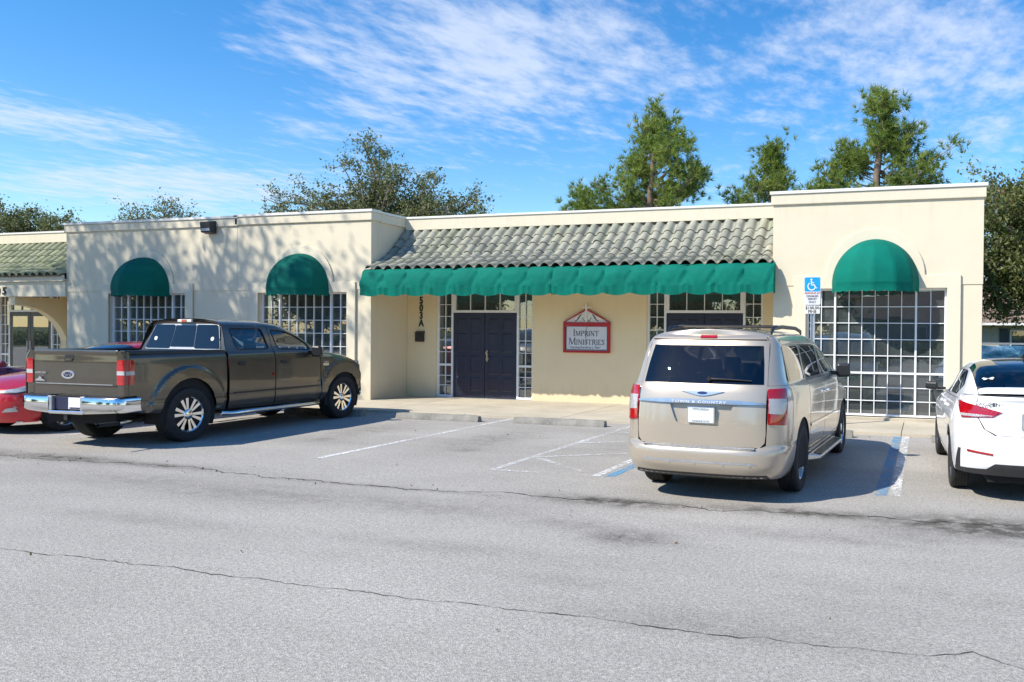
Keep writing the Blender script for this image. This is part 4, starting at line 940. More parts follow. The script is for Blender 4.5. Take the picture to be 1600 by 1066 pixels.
    for (a, b, c, d) in ((.742, .246, .622, .214), (.230, -.230, .200, -.200), (-.246, -.742, -.214, -.622)):
        panel('rear_window', fillet([(a, 1.365), (b, 1.365), (d, 1.745), (c, 1.745)], .035) if a*b > 0 else [(a, 1.39), (b, 1.39), (d, 1.735), (c, 1.735)], cbk, 'tint_glass', T, off=.010, rim=.01, cell=.08)
    panel('window_surround', fillet([(.755, 1.35), (-.755, 1.35), (-.632, 1.758), (.632, 1.758)], .05), cbk, 'grey_metal', T, off=.003, rim=.008, cell=.1)
    for y in (.56, -.57): panel('sticker', arc(y, 1.52, .032, 0, 345, 14), cbk, 'white_plastic', T, off=.013, rim=0, cell=.1)
    plain_box('brake_light', 'white_plastic', T, .785, .83, -.14, .14, 1.785, 1.83); plain_box('brake_lens', 'lens_red', T, .781, .79, -.05, .05, 1.79, 1.825, bevel=.003)
    # bed inside, rails, tailgate
    mb = MB(); mb.box(-1.02, .69, -.84, .84, .70, .76).box(-1.0, .69, .80, .862, .76, 1.33).box(-1.0, .69, -.862, -.80, .76, 1.33).box(.64, .69, -.80, .80, .76, 1.33); mb.build('bed_liner', 'dark_plastic', T, world=False)
    for s in (1, -1): MB().hexa([(-1.05, s*.79, 1.325), (.70, s*.79, 1.31), (.70, s*.897, 1.31), (-1.05, s*.897, 1.325), (-1.05, s*.80, 1.375), (.70, s*.80, 1.36), (.70, s*.885, 1.358), (-1.05, s*.885, 1.373)]).build('bed_rail', 'trim_black', T, world=False, bevel=.008)
    gx = lerp_tab([(.70, -1.058), (.86, -1.062), (.885, -1.075), (.90, -1.058), (1.0, -1.062), (1.2, -1.062), (1.31, -1.058), (1.345, -1.07), (1.38, -1.06)])
    def gate(y, z): return (gx(z)+.012*(y/.72)**2, y, z)
    tg = panel('tailgate', [(.752, .735), (.752, 1.365), (.72, 1.38), (-.72, 1.38), (-.752, 1.365), (-.752, .735)], gate, 'paint_olive', T, cell=.022, rim=.03)
    mb = MB().box(-1.035, -1.0, -.69, .69, .74, 1.36).build('tailgate_core', 'dark_plastic', T, world=False)
    hp = [(.18, 1.205), (.165, 1.305), (-.005, 1.305), (.01, 1.215)]
    panel('tailgate_handle', fillet(hp, .03), gate, 'trim_black', T, off=.004, rim=.006, cell=.05); panel('handle_grip', fillet([(.15, 1.225), (.145, 1.255), (.02, 1.255), (.03, 1.225)], .01), gate, 'paint_olive', T, off=.014, rim=.012, cell=.05)
    em = arc(.105, 1.028, .115, 0, 348, 30, .060)
    panel('emblem', em, gate, 'chrome', T, off=.010, rim=.012, cell=.06); panel('emblem_field', arc(.105, 1.028, .078, 0, 348, 30, .036), gate, 'badge_blue', T, off=.012, rim=0, cell=.06)
    def rear_text(tx, size, mat, y, z, x, shear=0.0, sx=1.0, nm='lettering', bold=0.0): return text(tx, size, mat, (x, y, z), T, (math.pi/2, 0, -math.pi/2), nm, False, sx, depth=.002, shear=shear, bold=bold)
    rear_text('Ford', .062, 'chrome', .105, 1.028, -1.080, .3, 1.15)
    rear_text('SUPERCREW', .038, 'chrome', .60, 1.045, -1.070, .1, .95, bold=.001); rear_text('TRITON', .022, 'chrome', .60, 1.008, -1.068, 0, 1.2)
    mb = MB(); mb.prism([(-.71, .93), (-.52, .93), (-.545, .95), (-.575, .955), (-.595, .985), (-.63, .99), (-.645, .965), (-.685, .955)], 'x', -1.074, -1.058); o_ = mb.build('badge', 'chrome', T, world=False); o_.scale = (1, -1, 1)
    MB().box(-1.068, -1.058, -.70, .70, .892, .902).build('tailgate_trim', 'grey_metal', T, world=False)
    # rear corner posts with lights
    def corner(a, z):     # a: 0 at gate edge -> wraps on to the side
        if a < .105: return (-1.062+.012, .76+a, z)
        t = min(1, (a-.105)/.08)
        if a < .185: return (-1.05+.05*(1-math.cos(t*math.pi/2)), .865+.05*math.sin(t*math.pi/2), z)
        x = -1.0+(a-.185); p = side(x, z); return (x, .915+(p[1]-.915)*min(1, (a-.185)/.06), z)
    both('corner_post', [(0, .745), (.20, .745), (.20, 1.355), (0, 1.365)], corner, 'paint_olive', T, off=.001, cell=.04, rim=.02)
    for s in (1, -1):
        lt = panel('tail_light', fillet([(.005, .90), (.262, .905), (.262, 1.245), (.005, 1.245)], .03), corner, 'lens_red', T, off=.012, rim=.014, cell=.03, sgn=s)
        o_ = panel('reverse_lens', [(.006, 1.035), (.261, 1.035), (.260, 1.09), (.006, 1.09)], corner, 'lens_clear', lt, off=.014, rim=.002, cell=.03, sgn=s)
    # chrome step bumper
    bx = lambda y: -1.19+.10*(abs(y)/.95)**5+(.24*max(0, (abs(y)-.86)/.09)**1.5 if abs(y) > .86 else 0)
    for s in (1, -1):
        ys = [.305+(.95-.305)*i/14 for i in range(15)]
        def zt(y): return .735-.012*((y-.3)/.65)
        def zb(y): return .485+.035*((y-.3)/.65)
        rows = [[(bx(y)+dx, s*y, zt(y)+(zb(y)-zt(y))*k) for y in ys] for dx, k in ((.06, 0), (.012, .02), (0, .09), (-.004, .5), (.004, .85), (.03, .97), (.07, 1))]
        MB().grid(rows).build('bumper', 'chrome', T, smooth=60, world=False)
        MB().hexa([(-1.16, s*.30, .737), (-1.06, s*.30, .737), (-1.06, s*.90, .727), (-1.10, s*.90, .727), (-1.17, s*.30, .752), (-1.06, s*.30, .752), (-1.06, s*.90, .742), (-1.10, s*.90, .742)]).build('step_pad', 'trim_black', T, world=False)
    MB().hexa([(-1.19, -.305, .485), (-1.0, -.305, .50), (-1.0, .305, .50), (-1.19, .305, .485), (-1.19, -.335, .535), (-1.0, -.335, .535), (-1.0, .335, .535), (-1.19, .335, .535)]).build('bumper_step', 'chrome', T, world=False, bevel=.012)
    for s in (1, -1): plain_box('bumper_bracket', 'grey_metal', T, -1.185, -1.05, s*.255 if s > 0 else -.335, .335 if s > 0 else -.255, .535, .735)
    MB().box(-1.13, -1.05, -.255, .255, .53, .74).build('plate_housing', 'underbody', T, world=False)
    plain_box('plate', 'plate_navy', T, -1.142, -1.132, .0, .25, .55, .72); pl = plain_box('plate', 'plate_white', T, -1.150, -1.142, -.25, -.005, .555, .715, bevel=.004)
    MB().box(-1.1515, -1.150, -.22, -.03, .56, .58).build('plate_band', 'plate_navy', T, world=False)
    MB().box(-1.16, -1.10, -.10+.1, -.04+.1, .40, .50).build('hitch', 'trim_black', T, world=False)
    # exhaust, side step, chassis, bits
    MB().tube([(-.55, -.62, .40), (-.85, -.74, .385), (-1.06, -.78, .375)], .042, 14, False).tube([(-.70, -.655, .39), (-.72, -.66, .39)], .05, 10).build('exhaust_pipe', 'chrome', T, smooth=60, world=False)
    MB().lathe([(.026, -.30), (.026, 0), (.034, 0)], 14, (-1.052, -.778, .376), 'x').build('exhaust_bore', 'underbody', T, world=False)
    for s in (1, -1):
        MB().tube([(.62, s*.90, .365), (.74, s*.985, .355), (1.2, s*1.0, .36), (2.5, s*1.0, .355), (2.75, s*.98, .36), (2.86, s*.89, .38)], .037, 10).build('side_step', 'chrome', T, smooth=60, world=False)
        [MB().box(a_, b_, s*.965-.02, s*.965+.045, .385, .398).build('step_tread', 'trim_black', T, world=False) for a_, b_ in ((.95, 1.30), (1.9, 2.3))]
    ch = MB().box(-.95, 3.95, -.62, .62, .34, .62).box(.78, 2.95, -.82, .82, .40, .66).box(-.98, -.60, -.80, .80, .50, .72).box(.55, .80, -.80, .80, .42, .9).box(3.95, 4.15, -.7, .7, .4, .95).box(-.06, .06, -.75, .75, .34, .46); ch.build('chassis', 'underbody', T, world=False)
    MB().box(.76, .80, -.83, .83, .5, 1.34).box(2.86, 2.92, -.84, .84, .5, 1.29).box(2.45, 2.90, -.80, .80, 1.0, 1.27).build('cab_lining', 'trim_black', T, world=False)
    well(T, 0, .50, .60, .895, .43); well(T, 3.53, .49, .58, .895, .41)
    for x in (0, 3.53):
        for s in (1, -1): wheel(T, x, s*.80, .405, .275, .262, 6, 'chrome', s)
    for x in (1.15, 2.05):
        for y in (.38, -.38): seat(T, x, y, .60, .66)
    for s in (1, -1):
        for x in (.93, 1.87): 
            p = side(x+.08, 1.13); MB().hexa([(x, s*(p[1]-.004), 1.105), (x+.165, s*(p[1]-.004), 1.10), (x+.165, s*(p[1]-.004), 1.155), (x, s*(p[1]-.004), 1.16), (x+.02, s*(p[1]+.028), 1.115), (x+.15, s*(p[1]+.028), 1.11), (x+.15, s*(p[1]+.028), 1.145), (x+.02, s*(p[1]+.028), 1.15)]).build('door_handle', 'trim_black', T, world=False, bevel=.008)
        MB().hexa([(2.55, s*.99, 1.20), (2.68, s*.97, 1.20), (2.68, s*1.16, 1.20), (2.56, s*1.17, 1.20), (2.55, s*.99, 1.40), (2.66, s*.97, 1.40), (2.66, s*1.15, 1.39), (2.56, s*1.16, 1.39)]).build('mirror', 'trim_black', T, world=False, bevel=.03)
        MB().box(2.60, 2.68, min(s*.86, s*.99), max(s*.86, s*.99), 1.24, 1.30).build('mirror_arm', 'trim_black', T, world=False)
        panel('fender_badge', [(2.96, 1.03), (3.12, 1.03), (3.12, 1.075), (2.96, 1.075)], fend, 'chrome', T, off=.006, rim=.006, sgn=s, cell=.06)
        panel('fender_badge', [(2.985, 1.085), (3.11, 1.085), (3.11, 1.11), (2.985, 1.11)], fend, 'grey_metal', T, off=.006, rim=.006, sgn=s, cell=.06)
        MB().box(.88, 2.9, s*.921-.003, s*.921+.006, .655, .672).build('body_line', 'trim_black', T, world=False)
    panel('door_reflector', arc(1.70, .93, .028, 0, 340, 10), side, 'lens_red', T, off=.004, rim=.002, sgn=-1, cell=.06)
    # hood and front end
    hx = [2.80, 3.1, 3.45, 3.8, 4.02, 4.12]
    MB().grid(loft([[(x+.10*(1-(k/.80)**2), k*(1-.03*max(0, (x-3.3)/.8)**2), hoodz(x)+.045*(1-(k/.80)**2)-.004) for k in (.785, .55, .25, 0, -.25, -.55, -.785)] for x in hx], 3, 3)).build('hood', 'paint_olive', T, smooth=True, world=False)
    MB().grid(loft([[(4.07+.16*(1-(k/.86)**4), k, z) for k in (.88, .82, .6, .3, 0, -.3, -.6, -.82, -.88)] for z in (1.08, .95, .80, .66)], 3, 3)).build('front_fascia', 'paint_olive', T, smooth=True, world=False)
    MB().box(4.20, 4.26, -.45, .45, .72, 1.04).build('grille', 'chrome', T, world=False, bevel=.02)
    for s in (1, -1):
        MB().hexa([(4.02, s*.905, .78), (4.10, s*.88, .78), (4.24, s*.52, .78), (4.05, s*.52, .78), (4.00, s*.88, 1.06), (4.07, s*.85, 1.06), (4.20, s*.52, 1.04), (4.05, s*.52, 1.04)]).build('headlight', 'lens_clear', T, world=False, bevel=.02)
        MB().hexa([(4.0, s*.905, .86), (4.05, s*.885, .86), (4.05, s*.80, .86), (4.0, s*.80, .86), (3.98, s*.895, 1.0), (4.03, s*.875, 1.0), (4.03, s*.80, 1.0), (3.98, s*.80, 1.0)]).build('side_marker', 'lens_red', T, world=False)
    MB().grid([[(4.04+.22*(1-(k/.93)**6)+dx, k, z) for k in [-.93+.093*i for i in range(21)]] for dx, z in ((-.02, .68), (.02, .64), (.03, .54), (.02, .44), (-.03, .40))]).build('front_bumper', 'chrome', T, smooth=60, world=False)
pickup()
# ---------------------------------------------------------------- shared end-of-body surface (nose or tail wrapping round both corners)
def end_chart(xc, xe, hw, sgn_end, n=3.2, depth=.5, half=.9):
    """u in [-1,1] round the plan curve from flank to flank, z height. xe(z) end position, hw(z) half width at the joint xc"""
    pts = []; N = 240
    for i in range(N+1):
        a = math.pi/2*i/N; pts.append((math.cos(a)**(2/n) if i < N else 0.0, math.sin(a)**(2/n)))
    s = [0]
    for i in range(N): s.append(s[-1]+math.hypot((pts[i+1][0]-pts[i][0])*depth, (pts[i+1][1]-pts[i][1])*half))
    L = s[-1]; s = [q/L for q in s]
    def cc(u):
        u = min(1, max(0, abs(u))); lo, hi = 0, N
        while hi-lo > 1:
            m = (lo+hi)//2
            if s[m] <= u: lo = m
            else: hi = m
        t = (u-s[lo])/(s[hi]-s[lo]) if s[hi] > s[lo] else 0
        return pts[lo][0]+(pts[hi][0]-pts[lo][0])*t, pts[lo][1]+(pts[hi][1]-pts[lo][1])*t
    def ch(u, z):
        c, d = cc(u); w = hw(z); return (xc+(xe(z)-xc)*c, math.copysign(w*d, u), z)
    def U(y, z=.8):     # u of a given half-width position
        k = min(.999, abs(y)/hw(z)); lo, hi = 0, N
        while hi-lo > 1:
            m = (lo+hi)//2
            if pts[m][1] <= k: lo = m
            else: hi = m
        t = (k-pts[lo][1])/max(1e-9, pts[hi][1]-pts[lo][1]); return math.copysign(s[lo]+(s[hi]-s[lo])*t, y)
    def UX(x, z=.8):    # u of a point on the wrapped flank at position x
        k = (x-xc)/(xe(z)-xc); lo, hi = 0, N
        while hi-lo > 1:
            m = (lo+hi)//2
            if pts[m][0] >= k: lo = m
            else: hi = m
        return s[lo]
    return ch, U, UX
def yz(U, pts): return [(U(y, z), z) for y, z in densify(pts, .06)]

# ---------------------------------------------------------------- minivan
def minivan():
    T = car_thing('minivan', 'champagne gold minivan with roof rails parked in the accessible bay', -2.107, 8.896, -.045)
    T.scale = (1, .965, 1)
    yv, zv, vs = section([(.80, .24), (.845, .30), (.885, .45), (.903, .62), (.905, .80), (.898, 1.0), (.875, 1.13), (.845, 1.185), (.748, 1.56), (.715, 1.635), (.655, 1.678), (.56, 1.705), (.3, 1.735), (0, 1.745)], 1.58)
    VR = vs[8]; VT = vs[-1]
    hroof = lerp_tab([(-.9, .93), (-.5, .975), (.2, 1.0), (1.0, .99), (1.5, .93), (2.0, .74), (2.5, .40), (2.95, .06)])
    hoodz = lerp_tab([(2.5, 1.16), (2.9, 1.08), (3.3, 1.0), (3.7, .90), (3.95, .78)])
    def side(x, v):
        y, z = yv(v), zv(v)
        if z > 1.17: z = 1.17+(z-1.17)*hroof(x)
        tp = 1-.03*max(0, (x-2.6)/1.2)**2
        return (x, y*tp, z)
    XC = -.42
    xr = lerp_tab([(.24, -.93), (.30, -.99), (.40, -1.03), (.50, -1.035), (.545, -1.02), (.57, -.985), (.75, -.985), (.95, -.965), (1.10, -.935), (1.18, -.905), (1.40, -.80), (1.58, -.70), (1.64, -.665), (1.67, -.60)])
    hwz = lerp_tab([(.24, .80), (.30, .845), (.45, .885), (.62, .903), (.80, .905), (1.0, .898), (1.13, .875), (1.185, .845), (1.40, .789), (1.55, .748), (1.62, .715), (1.665, .67)])
    rear, U, UX = end_chart(XC, xr, hwz, -1, 3.6, .55, .9)
    ug = lambda y, z: U(y, z)
    # liftgate with window opening
    gp = [(.655, 1.62), (.675, 1.40), (.69, 1.18), (.695, .70), (.685, .615), (.64, .57), (-.64, .57), (-.685, .615), (-.695, .70), (-.69, 1.18), (-.675, 1.40), (-.655, 1.62)]
    gw = [(.605, 1.565), (.635, 1.38), (.655, 1.185), (-.655, 1.185), (-.635, 1.38), (-.605, 1.565)]
    rec = fillet(yz(ug, [(.325, .98), (.25, .80), (.18, .77), (-.22, .77), (-.29, .80), (-.365, .98)]), .01, 2)
    panel('liftgate', yz(ug, gp), rear, 'paint_gold', T, hole=[yz(ug, gw), rec], cell=.045, rim=.035)
    panel('rear_window', yz(ug, gw), rear, 'tint_glass', T, off=.003, rim=.01, cell=.045)
    panel('spoiler', yz(ug, [(.63, 1.625), (-.63, 1.625), (-.61, 1.665), (.61, 1.665)]), rear, 'paint_gold', T, off=.012, rim=.02, cell=.05)
    panel('brake_light', yz(ug, [(.085, 1.632), (-.095, 1.632), (-.095, 1.655), (.085, 1.655)]), rear, 'lens_red', T, off=.022, rim=.008, cell=.05)
    for s in (1, -1):
        # pillar, light, bumper corner
        panel('rear_pillar', [(U(.694, 1.18), 1.175)]+[(1, 1.175), (1, 1.66), (U(.655, 1.62), 1.66), (U(.66, 1.60), 1.60), (U(.679, 1.40), 1.40)], rear, 'paint_gold', T, sgn=s, cell=.04, rim=.01)
        panel('quarter_panel', [(U(.70, .75), .56), (1, .56), (1, 1.172), (U(.70, 1.1), 1.172)], rear, 'paint_gold', T, sgn=s, cell=.04, rim=.01)
        q = UX(-.74)
        lt = panel('tail_light', fillet([(U(.705, .8), .80), (q+.0, .785), (q+.02, 1.145), (U(.70, 1.1), 1.14)], .02), rear, 'lens_red', T, sgn=s, off=.012, rim=.016, cell=.03)
        panel('reverse_lens', fillet([(U(.715, .9), .905), (U(.835, .95), .895), (U(.862, .95), .94), (U(.862, .95), 1.045), (U(.715, 1.0), 1.05)], .012), rear, 'lens_clear', lt, sgn=s, off=.015, rim=.003, cell=.03)
    bum = [(-1, .26), (1, .26), (1, .555), (U(.80, .6), .60), (U(.70, .6), .59), (U(.60, .55), .552), (U(-.60, .55), .552), (U(-.70, .6), .59), (U(-.80, .6), .60), (-1, .555)]
    panel('rear_bumper', bum, rear, 'paint_gold', T, off=.012, cell=.04, rim=.02)
    panel('bumper_groove', [(U(.62, .4), .405), (U(-.62, .4), .405), (U(-.58, .4), .425), (U(.58, .4), .425)], rear, 'galvanised', T, off=.014, rim=.003, cell=.05)
    panel('bumper_valance', [(U(.75, .3), .262), (U(-.75, .3), .262), (U(-.70, .3), .30), (U(.70, .3), .30)], rear, 'dark_plastic', T, off=.014, rim=.01, cell=.06)
    MB().hexa([(-1.005, -.60, .562), (-.96, -.60, .562), (-.96, .60, .562), (-1.005, .60, .562), (-1.0, -.60, .57), (-.96, -.60, .57), (-.96, .60, .57), (-1.0, .60, .57)]).build('bumper_step', 'step_pad', T, world=False)
    MB().grid([[(xr(.535)-.012+.04*(abs(y)/.62)**3+dx, y, z) for y in [-.60+.06*i for i in range(21)]] for dx, z in ((.005, .548), (.014, .560), (.045, .572))]).build('step_pad', 'step_pad', T, smooth=True, world=False)
    # chrome bar, recess, plate, emblem, wiper
    panel('chrome_bar', yz(ug, [(.685, .99), (.40, .985), (-.40, .985), (-.685, .99), (-.685, 1.005), (-.40, 1.025), (.40, 1.025), (.685, 1.005)]), rear, 'alloy', T, off=.022, rim=.022, cell=.05)
    panel('plate_recess', rec, rear, 'paint_gold', T, off=-.034, rim=0, cell=.05)
    px_ = xr(.87)
    pl = MB().box(px_-.010, px_+.03, -.175, .12, .79, .955).build('plate_frame', 'chrome', T, world=False, bevel=.004)
    MB().box(px_-.013, px_-.010, -.165, .11, .80, .945).build('plate', 'plate_white', pl, world=False)
    o_ = text('MYFLORIDA', .03, 'plate_ink', (px_-.0145, -.0275, .930), pl, (math.pi/2, 0, -math.pi/2), 'lettering', False, 1.1, depth=.0005); text('SUNSHINE STATE', .024, 'plate_ink', (px_-.0145, -.0275, .812), pl, (math.pi/2, 0, -math.pi/2), 'lettering', False, 1.0, depth=.0005)
    wing_ = [(.20, 1.118), (.06, 1.125), (.035, 1.132), (-.095, 1.132), (-.12, 1.125), (-.26, 1.118), (-.12, 1.085), (-.06, 1.075), (0, 1.075), (.06, 1.085)]
    panel('emblem', yz(ug, [(y, z-.012) for y, z in wing_]), rear, 'alloy', T, off=.012, rim=.012, cell=.05)
    panel('emblem_field', yz(ug, arc(-.03, 1.09, .055, 0, 345, 16, .014)), rear, 'badge_blue', T, off=.0135, rim=0, cell=.05)
    text('TOWN & COUNTRY', .034, 'white_plastic', (xr(1.005)-.030, 0, 1.004), T, (math.pi/2, 0, -math.pi/2), 'lettering', False, 1.6, depth=.001, spacing=1.25)
    wx = lambda y, z: rear(U(y, z), z)
    p0, p1, p2 = wx(-.09, 1.235), wx(-.3, 1.232), wx(-.54, 1.222)
    MB().tube([(p[0]-.028, p[1], p[2]) for p in (p0, p1, p2)], [.016, .009, .006], 6).tube([(p0[0]-.01, p0[1], p0[2]), (p0[0]-.045, p0[1], p0[2])], .022, 10).build('wiper', 'trim_black', T, smooth=60, world=False)
    for y in (-.55, -.28, 0.02, .3): 
        p = wx(y, .40); MB().lathe([(0, -.004), (.011, -.004), (.011, .01)], 10, (p[0]-.012, p[1], p[2]), 'x').build('parking_sensor', 'grey_metal', T, world=False)
    # flanks
    RA = archpts(0, .40, .415, -10, 190, 20, .40); FA = archpts(3.08, .40, .415, -10, 190, 20, .40)
    both('quarter_panel', [(XC, .27)] + [(-.42, .30)] + RA[::-1][0:] + [(.42, .27), (.42, 1.172), (XC, 1.172)], side, 'paint_gold', T, cell=.06)
    both('sliding_door', [(.435, .27), (1.42, .27), (1.42, 1.17), (.435, 1.172)], side, 'paint_gold', T, cell=.06)
    both('front_door', [(1.435, .27), (2.52, .27), (2.58, .45), (2.50, 1.165), (1.435, 1.17)], side, 'paint_gold', T, cell=.06)
    def fend(x, v):
        k = min(1, max(0, (v-.72)/.45)); z = v if v < .72 else .72+(hoodz(x)-.72)*k; ins = 0 if k < .6 else .15*((k-.6)/.4)**2
        t = max(0, (x-3.0)/.92); return (x, (yv(min(v, .9))-ins)*(1-.14*t**2.5), z)
    both('fender', [(2.53, .27), (2.64, .28)] + FA[::-1] + [(3.52, .27), (3.90, .27), (3.90, 1.17), (2.515, 1.17), (2.595, .45)], fend, 'paint_gold', T, cell=.06)
    w1 = fillet([(-.60, 1.20), (-.50, 1.56), (.33, 1.56), (.37, 1.20)], .07); w2 = fillet([(.47, 1.20), (.44, 1.56), (1.36, 1.56), (1.39, 1.20)], .06); w3 = fillet([(1.50, 1.20), (1.47, 1.56), (1.95, 1.56), (2.35, 1.40), (2.45, 1.20)], .06)
    both('pillar_frame', [(XC+.0, 1.176), (XC, VR+.02), (.405, VR+.02), (.42, 1.176)], side, 'paint_gold', T, hole=[fillet([(-.405, 1.20), (-.405, 1.56), (.33, 1.56), (.37, 1.20)], .05)], cell=.05)
    both('pillar_frame', [(.432, 1.176), (.418, VR+.02), (1.415, VR+.02), (1.425, 1.176)], side, 'trim_black', T, hole=[w2], cell=.06)
    both('pillar_frame', [(1.437, 1.176), (1.43, VR+.02), (2.0, VR+.02), (2.55, VR), (2.80, 1.30), (2.85, 1.176)], side, 'paint_gold', T, hole=[w3], cell=.06)
    both('window', fillet([(-.405, 1.20), (-.405, 1.56), (.33, 1.56), (.37, 1.20)], .05), side, 'tint_glass', T, off=-.004, rim=0); both('window', w2, side, 'tint_glass', T, off=-.004, rim=0); both('window', w3, side, 'tint_glass', T, off=-.004, rim=0)
    qw = [(UX(-.55, 1.25), 1.205), (1, 1.20), (1, 1.56), (UX(-.475, 1.5), 1.555)]
    for s in (1, -1): panel('quarter_glass', fillet(qw, .03), rear, 'tint_glass', T, off=.004, rim=.006, sgn=s, cell=.04)
    def bow(x, v): p = side(x, v); k = 1-(p[1]/.75)**2; return (p[0]+.22*k*max(0, min(1, (x-1.3)/1.0))-.22*k*max(0, min(1, (-x+.1)/.6)), p[1], p[2])
    for s in (1, -1):
        panel('roof', [(XC, VR+.024), (1.40, VR+.024), (1.40, VT), (XC, VT)], bow, 'paint_gold', T, sgn=s, rim=0, cell=.08)
        panel('windshield', [(1.41, VR+.026), (2.88, VR+.026), (2.88, VT), (1.41, VT)], bow, 'clear_glass', T, sgn=s, rim=0, cell=.08)
    # roof tail joining roof to spoiler
    rt = []
    for k in range(7):
        t = k/6; row = []
        for j in range(-8, 9):
            f = j/8; a = Vector(bow(XC, VT+(VR+.024-VT)*abs(f))); a.y = math.copysign(a.y, f) if f else 0
            e = Vector(rear(U(.67*abs(f), 1.66), 1.664)); e.y = math.copysign(e.y, f) if f else 0
            p = a.lerp(e, t); p.z += .022*math.sin(math.pi*t)*(1-f*f*.6); row.append(p)
        rt.append(row)
    MB().grid(rt).build('roof_tail', 'paint_gold', T, smooth=True, world=False)
    for s in (1, -1): MB().tube([(-.30, s*.60, 1.69), (-.22, s*.60, 1.745), (.2, s*.605, 1.765), (1.0, s*.595, 1.755), (1.35, s*.585, 1.72), (1.42, s*.58, 1.685)], [.012, .022, .022, .022, .020, .01], 8).build('roof_rail', 'trim_black', T, smooth=60, world=False)
    for x in (.02, .75): MB().tube([(x, -.60, 1.768), (x, .60, 1.768)], .016, 6).build('roof_crossbar', 'trim_black', T, smooth=60, world=False)
    for s in (1, -1):
        panel('door_moulding', [(.46, .655), (2.48, .64), (2.48, .668), (.46, .685)], side, 'chrome', T, sgn=s, off=.012, rim=.012, cell=.08)
        panel('sill_moulding', [(.44, .40), (2.5, .39), (2.5, .41), (.44, .42)], side, 'chrome', T, sgn=s, off=.008, rim=.008, cell=.08)
        for x in (1.28, 1.52): p = side(x+.08, .995); MB().hexa([(x, s*(p[1]-.004), .98), (x+.17, s*(p[1]-.004), .975), (x+.17, s*(p[1]-.004), 1.015), (x, s*(p[1]-.004), 1.02), (x+.02, s*(p[1]+.03), .985), (x+.15, s*(p[1]+.03), .98), (x+.15, s*(p[1]+.03), 1.01), (x+.02, s*(p[1]+.03), 1.015)]).build('door_handle', 'chrome', T, world=False, bevel=.008)
        MB().hexa([(.50, s*.86, .255), (2.35, s*.86, .255), (2.25, s*1.0, .265), (.62, s*1.0, .265), (.50, s*.86, .33), (2.35, s*.86, .33), (2.25, s*1.0, .305), (.62, s*1.0, .305)]).build('running_board', 'alloy', T, world=False, bevel=.012)
        MB().hexa([(.68, s*.90, .326), (2.18, s*.90, .326), (2.16, s*.985, .308), (.70, s*.985, .308), (.68, s*.90, .331), (2.18, s*.90, .331), (2.16, s*.985, .314), (.70, s*.985, .314)]).build('step_tread', 'trim_black', T, world=False)
        MB().hexa([(2.18, s*.93, 1.12), (2.30, s*.92, 1.12), (2.31, s*1.10, 1.13), (2.20, s*1.12, 1.13), (2.18, s*.93, 1.30), (2.28, s*.92, 1.30), (2.28, s*1.09, 1.31), (2.20, s*1.11, 1.31)]).build('mirror', 'trim_black', T, world=False, bevel=.03)
        MB().box(2.24, 2.32, min(s*.80, s*.94), max(s*.80, s*.94), 1.15, 1.20).build('mirror_arm', 'trim_black', T, world=False)
    xf = lerp_tab([(.2, 3.98), (.4, 4.07), (.6, 4.06), (.78, 4.0)]); fr, UF, UXF = end_chart(3.72, xf, lambda z: fend(3.72, z)[1], 1, 2.6, .4, .85)
    panel('front_fascia', [(-1, .22), (1, .22), (1, .80), (-1, .80)], fr, 'paint_gold', T, cell=.07)
    for s in (1, -1): panel('headlight', fillet([(UF(.45), .64), (UXF(3.82), .66), (UXF(3.80), .79), (UF(.5), .78)], .02), fr, 'lens_clear', T, sgn=s, off=.01)
    panel('grille', [(UF(.42), .60), (UF(-.42), .60), (UF(-.46), .74), (UF(.46), .74)], fr, 'chrome', T, off=.012)
    MB().grid(loft([[(x+.10*(1-(k/.75)**2), k*(1-.14*max(0, (x-3.0)/.92)**2.5), hoodz(x)+.05*(1-(k/.75)**2)-.004) for k in (.745, .5, .25, 0, -.25, -.5, -.745)] for x in (2.5, 2.8, 3.1, 3.5, 3.8, 3.92)], 3, 3)).build('hood', 'paint_gold', T, smooth=True, world=False)
    ch = MB().box(-.80, 3.8, -.55, .55, .24, .60).box(.50, 2.55, -.82, .82, .26, .60).box(-.86, -.44, -.70, .70, .27, .60).box(3.5, 3.9, -.6, .6, .3, .75).box(-.06, .06, -.75, .75, .28, .40); ch.build('chassis', 'underbody', T, world=False)
    MB().box(-.84, 2.55, -.80, .80, .55, .62).box(2.5, 2.58, -.78, .78, .6, 1.15).box(-.50, -.46, -.7, .7, .62, 1.1).box(2.2, 2.55, -.76, .76, .9, 1.1).build('cabin_lining', 'trim_black', T, world=False)
    well(T, 0, .42, .56, .885, .40); well(T, 3.08, .42, .56, .87, .40)
    for x in (0, 3.08):
        for s in (1, -1): wheel(T, x, s*.785, .357, .225, .228, 9, 'alloy', s)
    for x in (-.05, .95, 1.85):
        for y in (.36, -.36): seat(T, x, y, .60, .56)
minivan()

